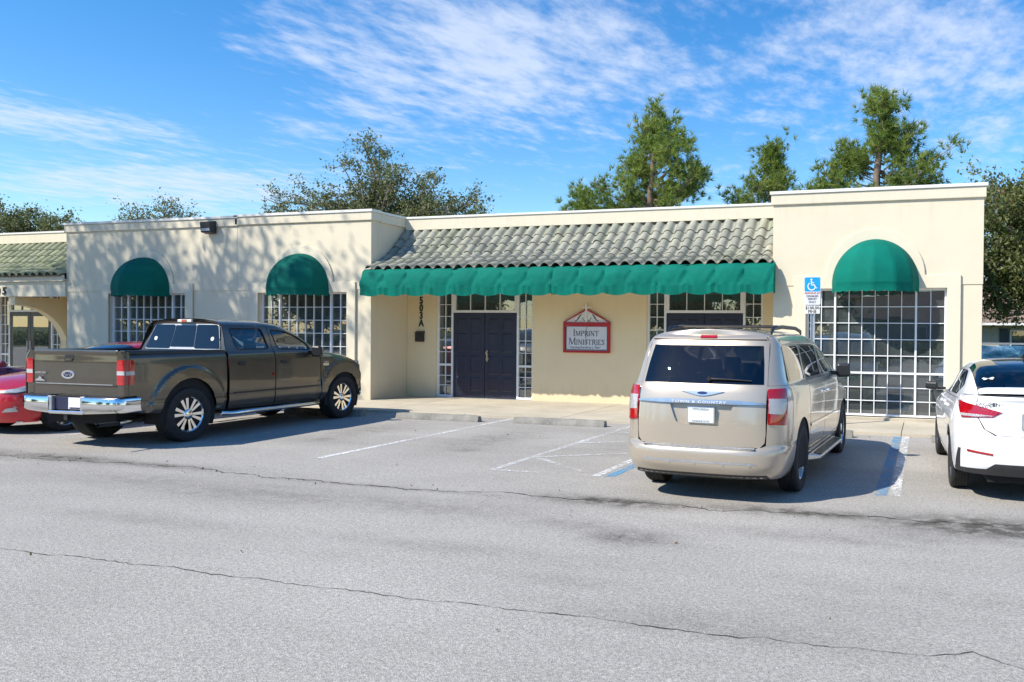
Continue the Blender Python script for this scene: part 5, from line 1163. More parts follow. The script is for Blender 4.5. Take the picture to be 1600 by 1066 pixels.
# ---------------------------------------------------------------- compact sedans (one body, three colours)
def sedan(label, X, Y, th, paint, rear_detail, front_detail):
    T = car_thing('sedan_car', label, X, Y, th)
    yv, zv, vs = section([(.755, .20), (.785, .26), (.81, .40), (.825, .58), (.828, .70), (.815, .84), (.79, .93), (.755, .985), (.60, 1.30), (.555, 1.36), (.49, 1.40), (.25, 1.43), (0, 1.44)], 1.32)
    VB, VR, VT = .985, vs[8], vs[-1]
    hroof = lerp_tab([(-.62, .12), (-.42, .36), (-.15, .66), (.10, .86), (.45, .985), (.8, 1.0), (1.15, .96), (1.5, .78), (1.85, .46), (2.2, .06)])
    beltz = lerp_tab([(-.95, 1.03), (-.5, 1.02), (.3, .99), (1.5, .955), (2.1, .93)])
    def side(x, v):
        y, z = yv(v), zv(v)
        if z > .985: z = .985+(z-.985)*hroof(x)
        k = min(1, max(0, (v-.5)/.485)); z += (beltz(x)-.985)*k
        y += .016*math.exp(-((z-.80)/.05)**2)*(1 if v < .985 else 0)
        return (x, y*(1-.05*max(0, (-x-.1)/.9)**2-.06*max(0, (x-2.2)/.9)**2), z)
    XC = -.38
    xr = lerp_tab([(.20, -.80), (.30, -.89), (.42, -.945), (.55, -.945), (.66, -.915), (.70, -.885), (.85, -.885), (.92, -.87), (1.0, -.865), (1.065, -.885), (1.085, -.87)])
    hwz = lerp_tab([(z_, side(XC, z_)[1]) for z_ in (.20, .26, .4, .58, .7, .84, .93)] + [(1.03, side(XC, .985)[1]), (1.1, side(XC, .985)[1]-.03)])
    rear, U, UX = end_chart(XC, xr, hwz, -1, 2.7, .5, .82)
    u = lambda y, z: U(y, z)
    lid = [(.60, 1.075), (.60, .98), (.59, .85), (.53, .74), (.42, .685), (-.42, .685), (-.53, .74), (-.59, .85), (-.60, .98), (-.60, 1.075)]
    panel('trunk_lid', yz(u, lid), rear, paint, T, cell=.045, rim=.02)
    for s in (1, -1):
        panel('quarter_panel', [(U(.43, .68), .66), (1, .58), (1, 1.03), (U(.68, 1.05), 1.075), (U(.612, 1.05), 1.08)] + [(U(y+.012, z), z) for y, z in ((.60, .98), (.59, .85), (.535, .74), (.43, .68))], rear, paint, T, sgn=s, cell=.04, rim=.014)
        lt = panel('tail_light', [(U(.37, .92), .915), (U(.46, .87), .865), (U(.74, .85), .845), (UX(-.66), .86), (UX(-.52), 1.0), (UX(-.54), 1.012), (U(.60, .97), .975)], rear, 'lens_red', T, sgn=s, off=.013, rim=.016, cell=.03)
        panel('light_strip', [(U(.44, .88), .875), (U(.60, .86), .862), (U(.75, .86), .86), (U(.75, .88), .885), (U(.60, .89), .885)], rear, 'lens_clear', lt, sgn=s, off=.0155, rim=.002, cell=.03)
        panel('reflector', [(U(.46, .49), .485), (U(.69, .52), .508), (U(.69, .53), .53), (U(.46, .51), .505)], rear, 'lens_red', T, sgn=s, off=.016, rim=.006, cell=.05)
    panel('rear_bumper', [(-1, .29), (1, .29), (1, .585), (U(.43, .66), .675), (U(-.43, .66), .675), (-1, .585)], rear, paint, T, off=.008, cell=.045, rim=.02)
    panel('bumper_diffuser', [(U(.78, .3), .285), (U(.78, .3), .325), (U(.52, .36), .345), (U(.44, .4), .405), (U(-.44, .4), .405), (U(-.52, .36), .345), (U(-.78, .3), .325), (U(-.78, .3), .285)], rear, 'dark_plastic', T, off=.013, rim=.008, cell=.05)
    for s in (1, -1): panel('bumper_fin', [(U(.775, .3), .327), (U(.755, .4), .53), (U(.735, .4), .53), (U(.75, .36), .328)], rear, 'dark_plastic', T, off=.013, rim=.006, cell=.05, sgn=s)
    if rear_detail:
        panel('plate_recess', yz(u, [(.37, .915), (.30, .78), (-.30, .78), (-.37, .915)]), rear, paint, T, off=.003, rim=.01, cell=.06)
        px_ = xr(.83); pl = MB().box(px_-.03, px_-.014, -.16, .20, .75, .915).build('plate_frame', 'grey_metal', T, world=False, bevel=.004); MB().box(px_-.034, px_-.03, -.145, .185, .765, .90).build('plate', 'plate_blue', pl, world=False)
        pa = rear(U(.475, .99), .99); text('ACCENT', .050, 'trim_black', (pa[0]-.012, .475, .99), T, (math.pi/2, 0, -math.pi/2-.13), 'lettering', False, 1.25, depth=.003)
    # flanks
    RA = archpts(0, .345, .355, -12, 192, 18); FA = archpts(2.58, .345, .355, -12, 192, 18)
    both('quarter_panel', [(XC, .585), (XC, .27)][::-1][1:] + [(XC, .26)] + RA[::-1] + [(.36, .24), (.48, .25), (.50, .985), (XC, .985)], side, paint, T, cell=.05)
    both('rear_door', [(.50, .25), (1.10, .24), (1.10, .985), (.515, .985)], side, paint, T, cell=.06)
    both('front_door', [(1.113, .24), (2.02, .24), (2.05, .45), (2.03, .985), (1.113, .985)], side, paint, T, cell=.06)
    hz = lerp_tab([(1.9, .955), (2.3, .915), (2.7, .86), (3.0, .79), (3.2, .70)])
    def fend(x, v):
        k = min(1, max(0, (v-.60)/.385)); z = v if v < .60 else .60+(hz(x)-.60)*k; ins = 0 if k < .6 else .12*((k-.6)/.4)**2; t = max(0, (x-2.2)/1.1)
        return (x, (yv(min(v, .8))-ins)*(1-.10*t**2.5), z)
    both('fender', [(2.035, .24), (2.18, .25)] + FA[::-1] + [(2.95, .25), (2.97, .985), (2.045, .985), (2.063, .45)], fend, paint, T, cell=.05)
    wa = fillet([(.12, 1.02), (-.06, 1.16), (.24, 1.30), (1.05, 1.30), (1.09, 1.015)], .05); wb = fillet([(1.16, 1.015), (1.13, 1.30), (1.5, 1.30), (1.80, 1.27), (1.92, 1.02)], .05)
    both('roof_side', [(XC-.20, .99), (XC-.20, VR+.03), (2.16, VR+.03), (2.16, .99)], side, paint, T, hole=[wa, wb], cell=.05, rim=.01)
    both('window', wa, side, 'tint_glass', T, off=-.006, rim=0); both('window', wb, side, 'tint_glass', T, off=-.006, rim=0)
    both('door_pillar', [(1.085, 1.0), (1.16, 1.0), (1.14, 1.31), (1.07, 1.31)], side, 'trim_black', T, off=.003, rim=.004)
    def bow(x, v): p = side(x, v); k = 1-(p[1]/.68)**2; return (p[0]+.14*k*max(0, min(1, (x-1.1)/.7))-.13*k*max(0, min(1, (.45-x)/.6)), p[1], p[2])
    for s in (1, -1):
        panel('roof', [(.36, VR+.034), (1.18, VR+.034), (1.18, VT), (.36, VT)], bow, paint, T, sgn=s, rim=0, cell=.07)
        panel('windshield', [(1.19, VR+.036), (2.15, VR+.036), (2.15, VT), (1.19, VT)], bow, 'tint_glass', T, sgn=s, rim=0, cell=.07)
        panel('rear_window', [(-.46, VR+.036), (.35, VR+.036), (.35, VT), (-.46, VT)], bow, 'tint_glass', T, sgn=s, rim=0, cell=.06)
        panel('window_base', [(-.58, VR+.036), (-.465, VR+.036), (-.465, VT), (-.58, VT)], bow, paint, T, sgn=s, rim=0, cell=.06)
    # trunk deck joining the rear edge
    dk = []
    for k in range(5):
        t = k/4; row = []
        for j in range(-8, 9):
            f = j/8; e = Vector(rear(U(.72*abs(f), 1.08), 1.083)); e.y = math.copysign(abs(e.y), f) if f else 0
            a = Vector((-.30, f*.76, 1.0)); p = e.lerp(a, t); p.z += .025*math.sin(math.pi*t)*(1-.5*f*f); row.append(p)
        dk.append(row)
    MB().grid(dk).build('trunk_deck', paint, T, smooth=True, world=False)
    # nose
    xf = lerp_tab([(.18, 3.33), (.30, 3.42), (.50, 3.45), (.62, 3.43), (.72, 3.36)])
    fr, UF, UXF = end_chart(2.95, xf, lambda z: fend(2.95, z if z < .6 else .6+(z-.6)/max(.01, hz(2.95)-.6)*.385)[1], 1, 2.3, .5, .78)
    panel('front_bumper', [(-1, .19), (1, .19), (1, .80), (UF(.6, .7), .725), (UF(-.6, .7), .725), (-1, .80)], fr, paint, T, cell=.045)
    for s in (1, -1):
        hl = panel('headlight', fillet([(UF(.42, .65), .66), (UXF(3.22), .655), (UXF(3.06), .70), (UXF(3.0), .775), (UXF(3.15), .755), (UF(.52, .7), .70)], .02), fr, 'lens_lamp', T, sgn=s, off=.010, rim=.012, cell=.04)
        panel('lamp_trim', [(UF(.42, .65), .652), (UXF(3.2), .645), (UXF(3.06), .69), (UXF(3.07), .70), (UXF(3.21), .66), (UF(.43, .65), .668)], fr, 'trim_black', hl, sgn=s, off=.012, rim=.002, cell=.04)
        panel('fog_lamp', fillet([(UF(.50, .4), .36), (UF(.68, .4), .37), (UXF(3.20), .43), (UXF(3.22), .455), (UF(.68, .4), .44), (UF(.56, .4), .42)], .012), fr, 'galvanised', T, sgn=s, off=.010, rim=.01, cell=.04)
    panel('grille', fillet([(UF(.24, .3), .30), (UF(.36, .4), .44), (UF(.44, .6), .62), (UF(-.44, .6), .62), (UF(-.36, .4), .44), (UF(-.24, .3), .30)], .03), fr, 'trim_black', T, off=.010, rim=.012, cell=.05)
    panel('grille_surround', fillet([(UF(.27, .3), .285), (UF(.395, .4), .44), (UF(.475, .6), .635), (UF(-.475, .6), .635), (UF(-.395, .4), .44), (UF(-.27, .3), .285)], .03), fr, 'chrome', T, off=.006, rim=.008, cell=.05)
    panel('chin_strip', [(UF(.6, .2), .195), (UXF(3.15), .195), (UXF(3.15), .215), (UF(.6, .2), .215)], fr, 'white_plastic', T, off=.012, rim=.01, cell=.05, sgn=1)
    MB().grid(loft([[(x+(.12 if x < 2.3 else .16*min(1, (x-2.2)/.6))*(1-(k/.70)**2), k*(1-.10*max(0, (x-2.2)/1.1)**2.5), hz(x)+.05*(1-(k/.70)**2)-.004) for k in (.70, .48, .24, 0, -.24, -.48, -.70)] for x in (2.05, 2.3, 2.6, 2.9, 3.12, 3.22)], 3, 3)).build('hood', paint, T, smooth=True, world=False)
    ch = MB().box(-.78, 3.2, -.50, .50, .20, .55).box(.42, 2.16, -.74, .74, .22, .55).box(-.70, -.40, -.50, .50, .25, .6).box(3.0, 3.25, -.45, .45, .25, .6); ch.build('chassis', 'underbody', T, world=False)
    MB().box(-.5, 2.1, -.70, .70, .50, .56).box(-.56, -.10, -.66, .66, .9, .965).box(1.9, 2.1, -.68, .68, .6, .93).build('cabin_lining', 'trim_black', T, world=False)
    well(T, 0, .36, .50, .80, .345); well(T, 2.58, .36, .50, .79, .345)
    for x in (0, 2.58):
        for s in (1, -1): wheel(T, x, s*.715, .312, .19, .215, 5, 'alloy', s)
    for x in (.55, 1.35):
        for y in (.33, -.33): seat(T, x, y, .55, .48, .22)
    for s in (1, -1):
        for x in (.42+.13, 1.20): p = side(x+.07, .87); MB().hexa([(x, s*(p[1]-.004), .86), (x+.15, s*(p[1]-.004), .855), (x+.15, s*(p[1]-.004), .89), (x, s*(p[1]-.004), .895), (x+.02, s*(p[1]+.026), .865), (x+.13, s*(p[1]+.026), .86), (x+.13, s*(p[1]+.026), .885), (x+.02, s*(p[1]+.026), .89)]).build('door_handle', paint, T, world=False, bevel=.006)
        MB().hexa([(1.76, s*.84, .96), (1.90, s*.83, .96), (1.92, s*.99, .97), (1.80, s*1.01, .97), (1.77, s*.84, 1.07), (1.88, s*.83, 1.07), (1.88, s*.98, 1.075), (1.80, s*1.0, 1.075)]).build('mirror', 'trim_black' if rear_detail else paint, T, world=False, bevel=.03)
        MB().box(1.80, 1.88, min(s*.74, s*.85), max(s*.74, s*.85), .965, 1.0).build('mirror_arm', 'trim_black', T, world=False)
    fin = MB().hexa([(.36, -.025, 1.425), (.56, -.03, 1.43), (.56, .03, 1.43), (.36, .025, 1.425), (.34, -.006, 1.49), (.42, -.008, 1.47), (.42, .008, 1.47), (.34, .006, 1.49)]).build('antenna', 'trim_black', T, world=False)
    if rear_detail:
        for s_ in (1, -1):    # butterfly decal on the rear glass
            y0 = .46; pts = [(0, 0), (.045*s_, .030), (.062*s_, .012), (.045*s_, -.006), (.048*s_, -.026), (.022*s_, -.024)]
            def gl(y, q):
                lo, hi = .05, .36
                x = -.30+q*.9; v = VR+.036
                for _ in range(24):
                    m_ = (v if False else None); break
                a, b = VR+.036, VT
                for _ in range(22):
                    c = (a+b)/2
                    if bow(x, c)[1] > y: a = c
                    else: b = c
                return bow(x, (a+b)/2)
            mb = MB(); P3 = [Vector(gl(y0+y, z)) for y, z in pts]
            P3 = [p+Vector((-.012, 0, .012)) for p in P3]; mb.add(P3, [tuple(range(len(P3)))]); mb.build('decal', 'white_plastic', T, world=False)
    return T
sedan('white compact sedan at the right edge of the lot', 1.085, 9.772, .043, 'paint_white', True, False)
sedan('bright red sedan facing out, half hidden by the pickup tailgate', -14.02, 12.32, math.pi-.02, 'paint_red', False, True)
sedan('maroon sedan at the left edge behind the red car', -16.62, 8.5, .0, 'paint_maroon', False, True)
# ================================================================ TREES
import numpy as np
def leafmat(name, a, b, c, tr=.3):
    m, t, p, o = base_mat(name); setp(p, .55, 0, .35)
    g = nd(t, 'ShaderNodeNewGeometry')
    n = nd(t, 'ShaderNodeTexNoise', inp={'Scale': .9, 'Detail': 3.0, 'Roughness': .6}); t.links.new(g.outputs['Position'], n.inputs['Vector'])
    w = nd(t, 'ShaderNodeTexWhiteNoise'); 
    sc = nd(t, 'ShaderNodeVectorMath', operation='SNAP'); sc.inputs[1].default_value = (.13, .13, .13); t.links.new(g.outputs['Position'], sc.inputs[0]); t.links.new(sc.outputs[0], w.inputs[0])
    k = math_(t, 'ADD', math_(t, 'MULTIPLY', n.outputs[0], .65), math_(t, 'MULTIPLY', w.outputs[0], .35))
    col = ramp(t, k, [(.25, a), (.5, b), (.75, c)]); t.links.new(col, p.inputs['Base Color'])
    tl = nd(t, 'ShaderNodeBsdfTranslucent'); t.links.new(mixc(t, 1.0, col, (1.25, 1.35, .7), 'MULTIPLY'), tl.inputs[0])
    mx = nd(t, 'ShaderNodeMixShader'); mx.inputs[0].default_value = tr; t.links.new(p.outputs[0], mx.inputs[1]); t.links.new(tl.outputs[0], mx.inputs[2]); t.links.new(mx.outputs[0], o.inputs[0])
leafmat('leaf_oak', (.075, .09, .036), (.15, .165, .075), (.25, .25, .14)); leafmat('leaf_oak_dense', (.065, .085, .028), (.14, .165, .055), (.24, .25, .095))
leafmat('needle_pine', (.085, .14, .030), (.18, .25, .06), (.33, .36, .11), .42); leafmat('leaf_rust', (.10, .05, .02), (.17, .09, .04), (.20, .14, .07))
pm('bark', (.19, .165, .14), .95, var=.35, scale=4, bump=.7, bscale=25); pm('bark_pine', (.20, .145, .11), .95, var=.35, scale=4, bump=.7, bscale=25)
pm('house_wall', (.40, .39, .36), .85, var=.1, scale=2, bump=.1); pm('shingle', (.27, .20, .155), .9, var=.22, scale=6, bump=.5, bscale=30, rnd=.2); pm('shutter', (.045, .06, .08), .6, var=.2)
RNG = np.random.default_rng(11)
def leaves_mesh(name, centres, dirs, size, mat, kind='oak'):
    n = len(centres); C_ = np.asarray(centres); 
    if kind == 'oak':
        d = RNG.normal(size=(n, 3)); d /= np.linalg.norm(d, axis=1)[:, None]; e = RNG.normal(size=(n, 3)); e -= d*np.sum(d*e, 1)[:, None]; e /= np.linalg.norm(e, axis=1)[:, None]
        L = size*RNG.uniform(.6, 1.35, (n, 1)); Wd = L*RNG.uniform(.36, .55, (n, 1)); bend = np.cross(d, e)*L*.12
        V = np.stack([C_-d*L*.5, C_+e*Wd*.5+bend, C_+d*L*.5, C_-e*Wd*.5+bend], 1).reshape(-1, 3); F = np.arange(n*4).reshape(-1, 4)
    else:                      # needle: thin triangle along dirs
        d = np.asarray(dirs); e = RNG.normal(size=(n, 3)); e -= d*np.sum(d*e, 1)[:, None]; e /= np.linalg.norm(e, axis=1)[:, None]
        L = size*RNG.uniform(.7, 1.25, (n, 1)); w = .015+.0*L
        V = np.stack([C_+e*w, C_-e*w, C_+d*L], 1).reshape(-1, 3); F = np.arange(n*3).reshape(-1, 3)
    k = F.shape[1]; me = bpy.data.meshes.new(name); me.vertices.add(len(V)); me.vertices.foreach_set('co', V.astype('f').ravel())
    me.loops.add(F.size); me.loops.foreach_set('vertex_index', F.astype('i').ravel()); me.polygons.add(len(F))
    me.polygons.foreach_set('loop_start', (np.arange(len(F))*k).astype('i')); me.polygons.foreach_set('loop_total', np.full(len(F), k, 'i'))
    me.update(calc_edges=True); me.materials.append(MATS[mat]); return me
def curve_pts(a, b, n, sag, wob):
    a = Vector(a); b = Vector(b); L = (b-a).length; P = []
    o = Vector((random.uniform(-1, 1), random.uniform(-1, 1), random.uniform(-1, 1)))*9
    for i in range(n+1):
        t = i/n; p = a.lerp(b, t); k = math.sin(math.pi*t)
        p += Vector((noise.noise(o+Vector((t*2.3, 0, 0))), noise.noise(o+Vector((0, t*2.3, 5))), noise.noise(o+Vector((3, 0, t*2.3)))))*wob*L*k; p.z += sag*L*k; P.append(p)
    return P
def tree(name, label, base, trunk_h, r0, lobes, mat, leaf=.17, per=16, twigs=9, spread=.42, group=None, kind='oak', sub=1.1, bark='bark', lean=(0, 0), extra=(), rust=0.0, wild=.9):
    """lobes: (dx,dy,z,rx,ry,rz,tips) relative to the base; each tip gets a limb, side branches and leaf sprays"""
    T = thing(name, base, label, 'tree', group); wood = MB(); cen, dr = [], []
    top = Vector((lean[0], lean[1], trunk_h)); tp = curve_pts((0, 0, -.1), top, 7, 0, .06); wood.tube(tp, [r0*(1.25 if i == 0 else 1-.55*i/7) for i in range(8)], 8)
    tips = []
    for (dx, dy, z, rx, ry, rz, nt_) in lobes:
        for _ in range(nt_):
            while True:
                q = Vector((random.uniform(-1, 1), random.uniform(-1, 1), random.uniform(-1, 1)))
                if .35 < q.length < 1: break
            tips.append(Vector((dx+q.x*rx, dy+q.y*ry, z+q.z*rz)))
    tips += [Vector(e) for e in extra]
    for tpv in tips:
        s = tp[random.choice((4, 5, 6, 7))] if kind == 'oak' else top*min(.97, max(.35, (tpv.z-.25*math.hypot(tpv.x, tpv.y)-.4)/trunk_h))
        L = curve_pts(s, tpv, 8, .10 if kind == 'oak' else -.05, .13); ln = (tpv-s).length
        rr = min(r0*.42, .018*ln+.012); wood.tube(L, [max(.008, rr*(1-.88*i/8)) for i in range(9)], 5)
        for b in range(twigs):
            t = random.uniform(.42 if kind == 'oak' else .66, 1.0) if b else 1.0; i = min(7, int(t*8)); p = L[i].lerp(L[i+1], t*8-i) if t < 1 else L[8]
            d = Vector((random.gauss(0, 1), random.gauss(0, 1), random.gauss(.25, .8))).normalized(); e = p+d*sub*random.uniform(.45, 1.15); B_ = curve_pts(p, e, 4, .03, .15)
            wood.tube(B_, [.014, .011, .009, .007, .004], 3, False)
            if kind == 'oak':
                for q in range(2, 5):
                    m = max(1, int(per*random.uniform(.45, 1.3)))
                    P_ = np.array(B_[q])+RNG.normal(size=(m, 3))*spread*np.array([1, 1, .8])*RNG.uniform(.25, 1, (m, 1)); cen.append(P_)
            else:
                for q in range(2, 5):
                    for _ in range(2):
                        c = np.array(B_[q])+RNG.normal(size=3)*.16; ax = np.array(d)*.7+np.array([0, 0, .55])+RNG.normal(size=3)*.35; m = per
                        v = RNG.normal(size=(m, 3))*.50+ax/np.linalg.norm(ax); v /= np.linalg.norm(v, axis=1)[:, None]
                        cen.append(np.repeat(c[None], m, 0)+v*.02); dr.append(v)
    wood.build('trunk', bark, T, smooth=70, world=False, recalc=False)
    cen = np.concatenate(cen); drs = np.concatenate(dr) if dr else None
    me = leaves_mesh('crown', cen, drs, leaf, mat, kind); o = bpy.data.objects.new('crown', me); COL.objects.link(o); o.parent = T
    if rust:
        k = RNG.random(len(cen)) < rust; o2 = bpy.data.objects.new('dead_leaves', leaves_mesh('dead_leaves', cen[k]+RNG.normal(size=(k.sum(), 3))*.1, None, leaf*.9, 'leaf_rust')); COL.objects.link(o2); o2.parent = T
    return T
G = 'trees behind the building'
# live oaks behind the roof
tree('oak_tree', 'wide leafy oak rising behind the left parapet and tiled roof', (-25.6, 34, 0), 5.2, .34,
     [(-5.6, 0, 7.3, 1.5, 2.2, 1.6, 11), (-3.6, 0, 7.0, 1.6, 2.2, 1.3, 9), (-.9, 0, 9.0, 1.5, 2.2, 2.2, 17), (1.7, .3, 8.6, 1.6, 2.2, 1.8, 14), (4.6, 0, 7.7, 1.5, 2, 1.4, 12), (1.0, 0, 6.6, 5.0, 2, .8, 12)], 'leaf_oak', .155, 17, 12, .27, G, sub=.95)
tree('oak_tree', 'thin oak top showing just over the left wing parapet', (-40.2, 34, 0), 5.0, .2, [(0, 0, 7.9, 2.3, 1.4, 1.0, 12), (-1.6, 0, 7.4, 1.0, 1, .7, 5), (1.9, 0, 7.8, .9, 1, .9, 5)], 'leaf_oak', .15, 8, 8, .24, G, sub=.9)
tree('oak_tree', 'rounded oak crown above the porch roof at the far left', (-51.5, 36, 0), 5.0, .35, [(-1.0, 0, 8.2, 2.2, 2, 1.0, 10), (1.4, 0, 7.5, 1.2, 1.5, .7, 6), (-4, 0, 8, 2.5, 2, 1.3, 10)], 'leaf_oak', .18, 17, 11, .34, G)
# pines
PK = dict(group=G, kind='pine', sub=.5, bark='bark_pine')
tree('pine_tree', 'tall round pine behind the middle of the tiled roof', (-10.5, 32, 0), 10.3, .22, [(-.1, 0, 10.0, .9, 1.0, .8, 8), (-.7, 0, 9.0, 1.2, 1.4, .9, 9), (1.0, 0, 8.9, 1.1, 1.4, .9, 9), (1.5, 0, 7.7, 1.1, 1.4, .9, 9), (-1.6, 0, 7.8, 1.1, 1.4, 1.0, 9), (-.2, 0, 6.9, 2.4, 1.8, .7, 11)], 'needle_pine', .27, 15, 7, **PK)
tree('pine_tree', 'leaning young pine with sparse lower boughs left of the round pine', (-13.3, 31.5, 0), 6.8, .12, [(0, 0, 7.0, .8, .8, .8, 7), (.9, 0, 6.5, 1.1, 1, .6, 7), (-.6, 0, 6.3, .8, 1, .5, 4)], 'needle_pine', .25, 14, 6, **PK)
tree('pine_tree', 'small slender pine between the two big pines', (-6.0, 33, 0), 9.2, .11, [(.1, 0, 9.0, .5, .6, .5, 5), (.1, 0, 8.2, .9, .8, .5, 7), (.2, 0, 7.3, 1.3, 1, .6, 8), (-1.6, 0, 6.8, .9, .8, .5, 5)], 'needle_pine', .26, 15, 6, **PK)
tree('pine_tree', 'tallest pine behind the right wing parapet', (-1.55, 32, 0), 10.2, .22, [(-.1, 0, 10.1, .6, .8, .7, 7), (.4, 0, 9.2, 1.1, 1.2, .8, 9), (-.9, 0, 8.5, 1.1, 1.2, .8, 9), (1.4, 0, 8.0, 1.1, 1.2, .8, 9), (-1.9, 0, 7.4, 1.1, 1.2, .8, 9), (.4, 0, 7.0, 1.8, 1.2, .7, 9)], 'needle_pine', .27, 15, 7, **PK)
# big oak at the right, boughs hanging low beside the house
tree('oak_tree', 'dark oak at the right edge with boughs hanging beside the house', (3.3, 26, 0), 3.6, .34,
     [(-1.35, 0, 5.6, .9, 1.2, 1.3, 12), (-.5, 0, 6.0, 1.0, 1.2, .8, 9), (.6, 0, 5.4, 1.5, 1.5, 1.5, 14), (-1.45, -.6, 3.7, .75, .9, 1.0, 13), (-1.3, -.6, 2.75, .55, .8, .5, 8), (-.15, 0, 4.3, .8, .9, .7, 8), (1.6, 0, 4.0, 1.2, 1.2, 1.6, 12)], 'leaf_oak_dense', .13, 18, 11, .24, G, sub=.75, rust=.04)
tree('oak_tree', 'leafy oak standing beyond the blue fence at the far right', (8.0, 36, 0), 4, .3, [(0, 0, 7, 3, 2, 2, 16), (-2.2, 0, 5.2, 1.8, 1.5, 1.2, 12), (2, 0, 5.5, 2.5, 2, 1.8, 12)], 'leaf_oak', .20, 15, 9, .5, G)
# shade oak left of the lot: its dappled shade falls on the left wing
sh = tree('oak_tree', 'large oak left of the lot, twig tips hanging at the left edge', (-29.0, 4.5, 0), 7.5, .45,
     [(0, 2.5, 12.2, 2.8, 2.6, 1.8, 27), (3.2, 3.2, 13.0, 2.8, 2.2, 1.8, 26), (-3.0, 2, 11.5, 2.6, 2.4, 1.8, 14), (6.0, 3.2, 12.6, 2.4, 1.8, 1.7, 18), (8.0, 3.4, 12.8, 1.6, 1.6, 1.3, 6), (1.5, 2.5, 15.2, 3.6, 2.4, 1.4, 18)], 'leaf_oak', .20, 12, 8, .40,
     extra=((9.75, 7.4, 5.4), (9.4, 7.5, 7.1)))
# trees and planting across the street, mirrored in the glass
def copy_tree(src, loc, rz, sc, label):
    c = src.copy(); COL.objects.link(c); c.location = loc; c.rotation_euler = (0, 0, rz); c.scale = (sc,)*3; c['label'] = label; c['group'] = 'trees across the street'
    for ch in src.children: k = ch.copy(); COL.objects.link(k); k.parent = c
    return c
street = tree('oak_tree', 'broad street oak behind the viewer, nearest the lot corner', (-9, -21, 0), 4.0, .4, [(0, 0, 5.2, 4.2, 2.5, 2.2, 34), (0, 0, 3.0, 4.6, 2.0, 1.4, 20), (1, 0, 7.6, 2.6, 2, 1.4, 14)], 'leaf_oak_dense', .34, 15, 8, .6, 'trees across the street')
SP = ((-70, -22, .4, 1.1, 'leftmost'), (-58, -19, 2.3, .9, 'second from left'), (-47, -23, 3.3, 1.1, 'third from left'), (-36, -24, .4, 1.0, 'fourth from left'), (-27, -25, 1.3, .9, 'fifth from left'), (-18, -26, 1.9, 1.0, 'sixth from left'), (8.5, -25, 5.1, .85, 'third from right'), (17, -26, .9, 1.1, 'second from right'), (27, -24, 2.2, 1.0, 'rightmost'))
for (x, y, rz, sc, wd) in SP: copy_tree(street, (x, y, 0), rz, sc, wd+' street oak behind the viewer')
hb = thing('street_house', (-2, -34, 0), 'pale grey house across the street behind the viewer', 'house')
MB().box(-7, 3, -38, -32, 0, 2.8).build('wall', 'house_wall', hb); MB().add([(-7.6, -31.4, 2.75), (3.6, -31.4, 2.75), (3.6, -38.6, 2.75), (-7.6, -38.6, 2.75), (-6, -35, 5), (2, -35, 5)], [(0, 1, 5, 4), (1, 2, 5), (2, 3, 4, 5), (3, 0, 4), (0, 3, 2, 1)]).build('roof', 'shingle', hb)
for x in (-5.6, -1, 1.2): w = MB().box(x, x+1.2, -31.99, -31.95, 1, 2.1).build('window', 'white_plastic', hb); MB().box(x+.06, x+1.14, -31.95, -31.94, 1.06, 2.04).build('pane', 'window_glass', w)
def hedge(x0, x1, y, h, label):
    n = int((x1-x0)*420); C_ = np.stack([RNG.uniform(x0, x1, n), y+RNG.normal(size=n)*.5, RNG.uniform(.05, h, n)*RNG.uniform(.6, 1.1, n)], 1)
    o = bpy.data.objects.new('hedge', leaves_mesh('hedge', C_, None, .24, 'leaf_oak_dense')); COL.objects.link(o); tag(o, label, 'hedge', kind=None); return o
hedge(-80, 40, -18.5, 1.2, 'clipped hedge across the street behind the viewer')

# ================================================================ HOUSE AND FENCE AT THE RIGHT
def tarpmat():
    m, t, p, o = base_mat('tarp'); setp(p, .38, 0, .5)
    g = nd(t, 'ShaderNodeNewGeometry').outputs['Position']; n = nd(t, 'ShaderNodeTexNoise', inp={'Scale': 1.6, 'Detail': 6.0, 'Roughness': .7, 'Distortion': 1.5}); t.links.new(g, n.inputs['Vector'])
    t.links.new(ramp(t, n.outputs[0], [(.35, (.012, .045, .12)), (.55, (.03, .13, .26)), (.72, (.16, .34, .46))]), p.inputs['Base Color'])
    b = nd(t, 'ShaderNodeBump', inp={'Strength': .8, 'Distance': .08}); t.links.new(n.outputs[0], b.inputs['Height']); t.links.new(b.outputs[0], p.inputs['Normal'])
tarpmat()
H = thing('bungalow', (7, 46, 0), 'low grey bungalow with brown shingle roof beyond the fence', 'house')
HY = 44.0
MB().prism(rect(1.5, 16, 0, 2.3), 'y', HY, HY+.2, [rect(4.0, 5.6, 1.05, 1.95), rect(9, 10.6, 1.05, 1.95)]).build('wall', 'house_wall', H)
MB().box(1.5, 1.7, HY+.2, HY+7, 0, 2.3).build('wall', 'house_wall', H)
rf = MB().add([(.6, HY-.7, 2.28), (17, HY-.7, 2.28), (15, HY+4, 4.6), (3.4, HY+4, 4.6), (.6, HY+8, 2.28), (17, HY+8, 2.28)], [(0, 1, 2, 3), (0, 3, 4), (1, 5, 2), (3, 2, 5, 4)]).build('roof', 'shingle', H)
for r_ in range(12):       # shingle courses
    t0 = r_/12; z0 = 2.29+2.32*t0; y0 = HY-.7+4.7*t0; xa = .6+2.8*t0; xb = 17-2*t0
    MB().hexa([(xa, y0-.02, z0), (xb, y0-.02, z0), (xb, y0+.36, z0+.17), (xa, y0+.36, z0+.17), (xa, y0-.03, z0+.035), (xb, y0-.03, z0+.035), (xb, y0+.36, z0+.185), (xa, y0+.36, z0+.185)]).build('shingle', 'shingle', rf)
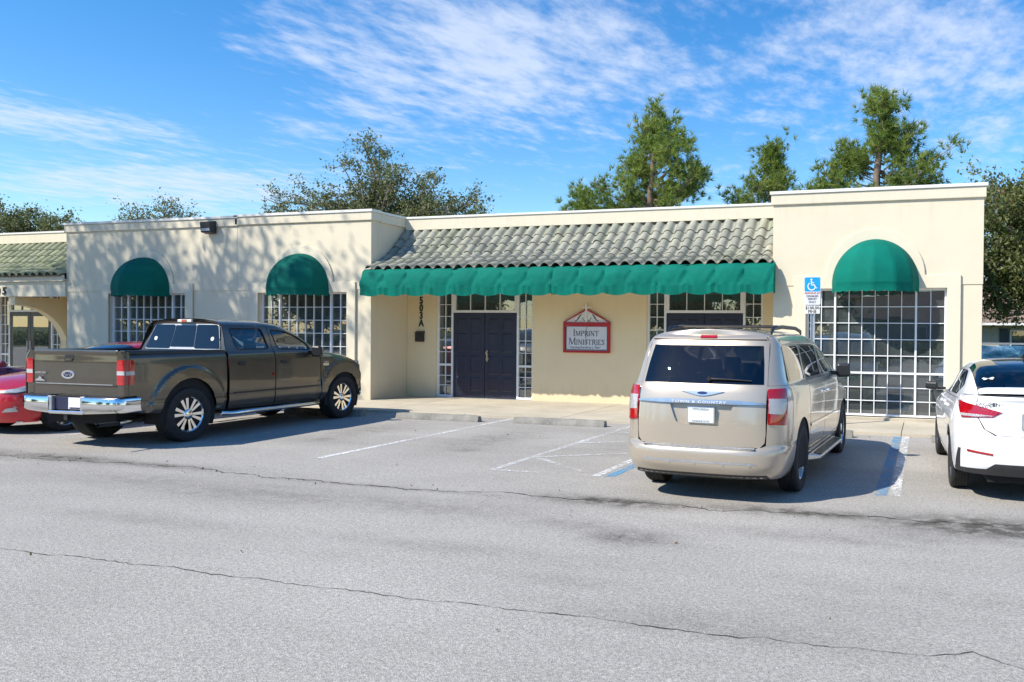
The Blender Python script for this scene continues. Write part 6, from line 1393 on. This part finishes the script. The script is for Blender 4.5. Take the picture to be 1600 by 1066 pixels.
MB().box(.6, 17, HY-.74, HY-.70, 2.16, 2.28).build('fascia', 'white_plastic', H)
for a in (4.0, 9.0):
    w = MB(); fr_rect(w, a, a+1.6, 1.05, 1.95, .06, HY-.03, HY+.05); w.box(a+.78, a+.82, HY-.025, HY+.05, 1.11, 1.89); w = w.build('window', 'white_plastic', H)
    MB().box(a+.05, a+1.55, HY+.04, HY+.05, 1.1, 1.9).build('pane', 'window_glass', w)
    for xx in (a-.5, a+1.65): MB().box(xx, xx+.45, HY-.04, HY-.002, 1.0, 2.0).build('shutter', 'shutter', H)
MB().box(3, 15, HY+2, HY+2.1, 0, 2.3).build('inner_wall', 'room_dark', H)
F_ = thing('tarp_fence', (4, 33, 0), 'low fence draped with a crumpled blue tarpaulin beside the building', 'fence')
rows = []
for k in range(12):
    rows.append([(1.2+.12*i, 33+.10*noise.noise((i*.21, k*.5, 2))+.05*noise.noise((i*.7, k*.9, 8)), .02+k*1.28/11+.05*noise.noise((i*.15, 7, 1))*(k/11)) for i in range(90)])
MB().grid(rows).build('tarpaulin', 'tarp', F_, smooth=True, recalc=False)
for x in (1.3, 3.7, 6.1, 8.5, 10.9): MB().tube([(x, 33.2, 0), (x, 33.2, 1.45)], .03, 8).build('post', 'galvanised', F_)
MB().box(1.2, 12, 33.15, 33.19, 1.33, 1.40).build('rail', 'galvanised', F_)

# leaf litter blown along the paving seam and the sidewalk edge
n = 90; L_ = np.concatenate([np.stack([RNG.uniform(-13, 3, n), 7.65+RNG.normal(size=n)*.22, np.full(n, .012)], 1), np.stack([RNG.uniform(-13, 2, 150), 14.05-np.abs(RNG.normal(size=150))*.25, np.full(150, .012)], 1), np.stack([RNG.uniform(-9, 2, 40), RNG.uniform(3.5, 13, 40), np.full(40, .012)], 1)])
lm = leaves_mesh('leaf_litter', L_, None, .028, 'leaf_rust'); lo = bpy.data.objects.new('leaf_litter', lm); COL.objects.link(lo); tag(lo, 'tiny dry brown leaves scattered over the asphalt', 'leaf litter', kind='stuff')
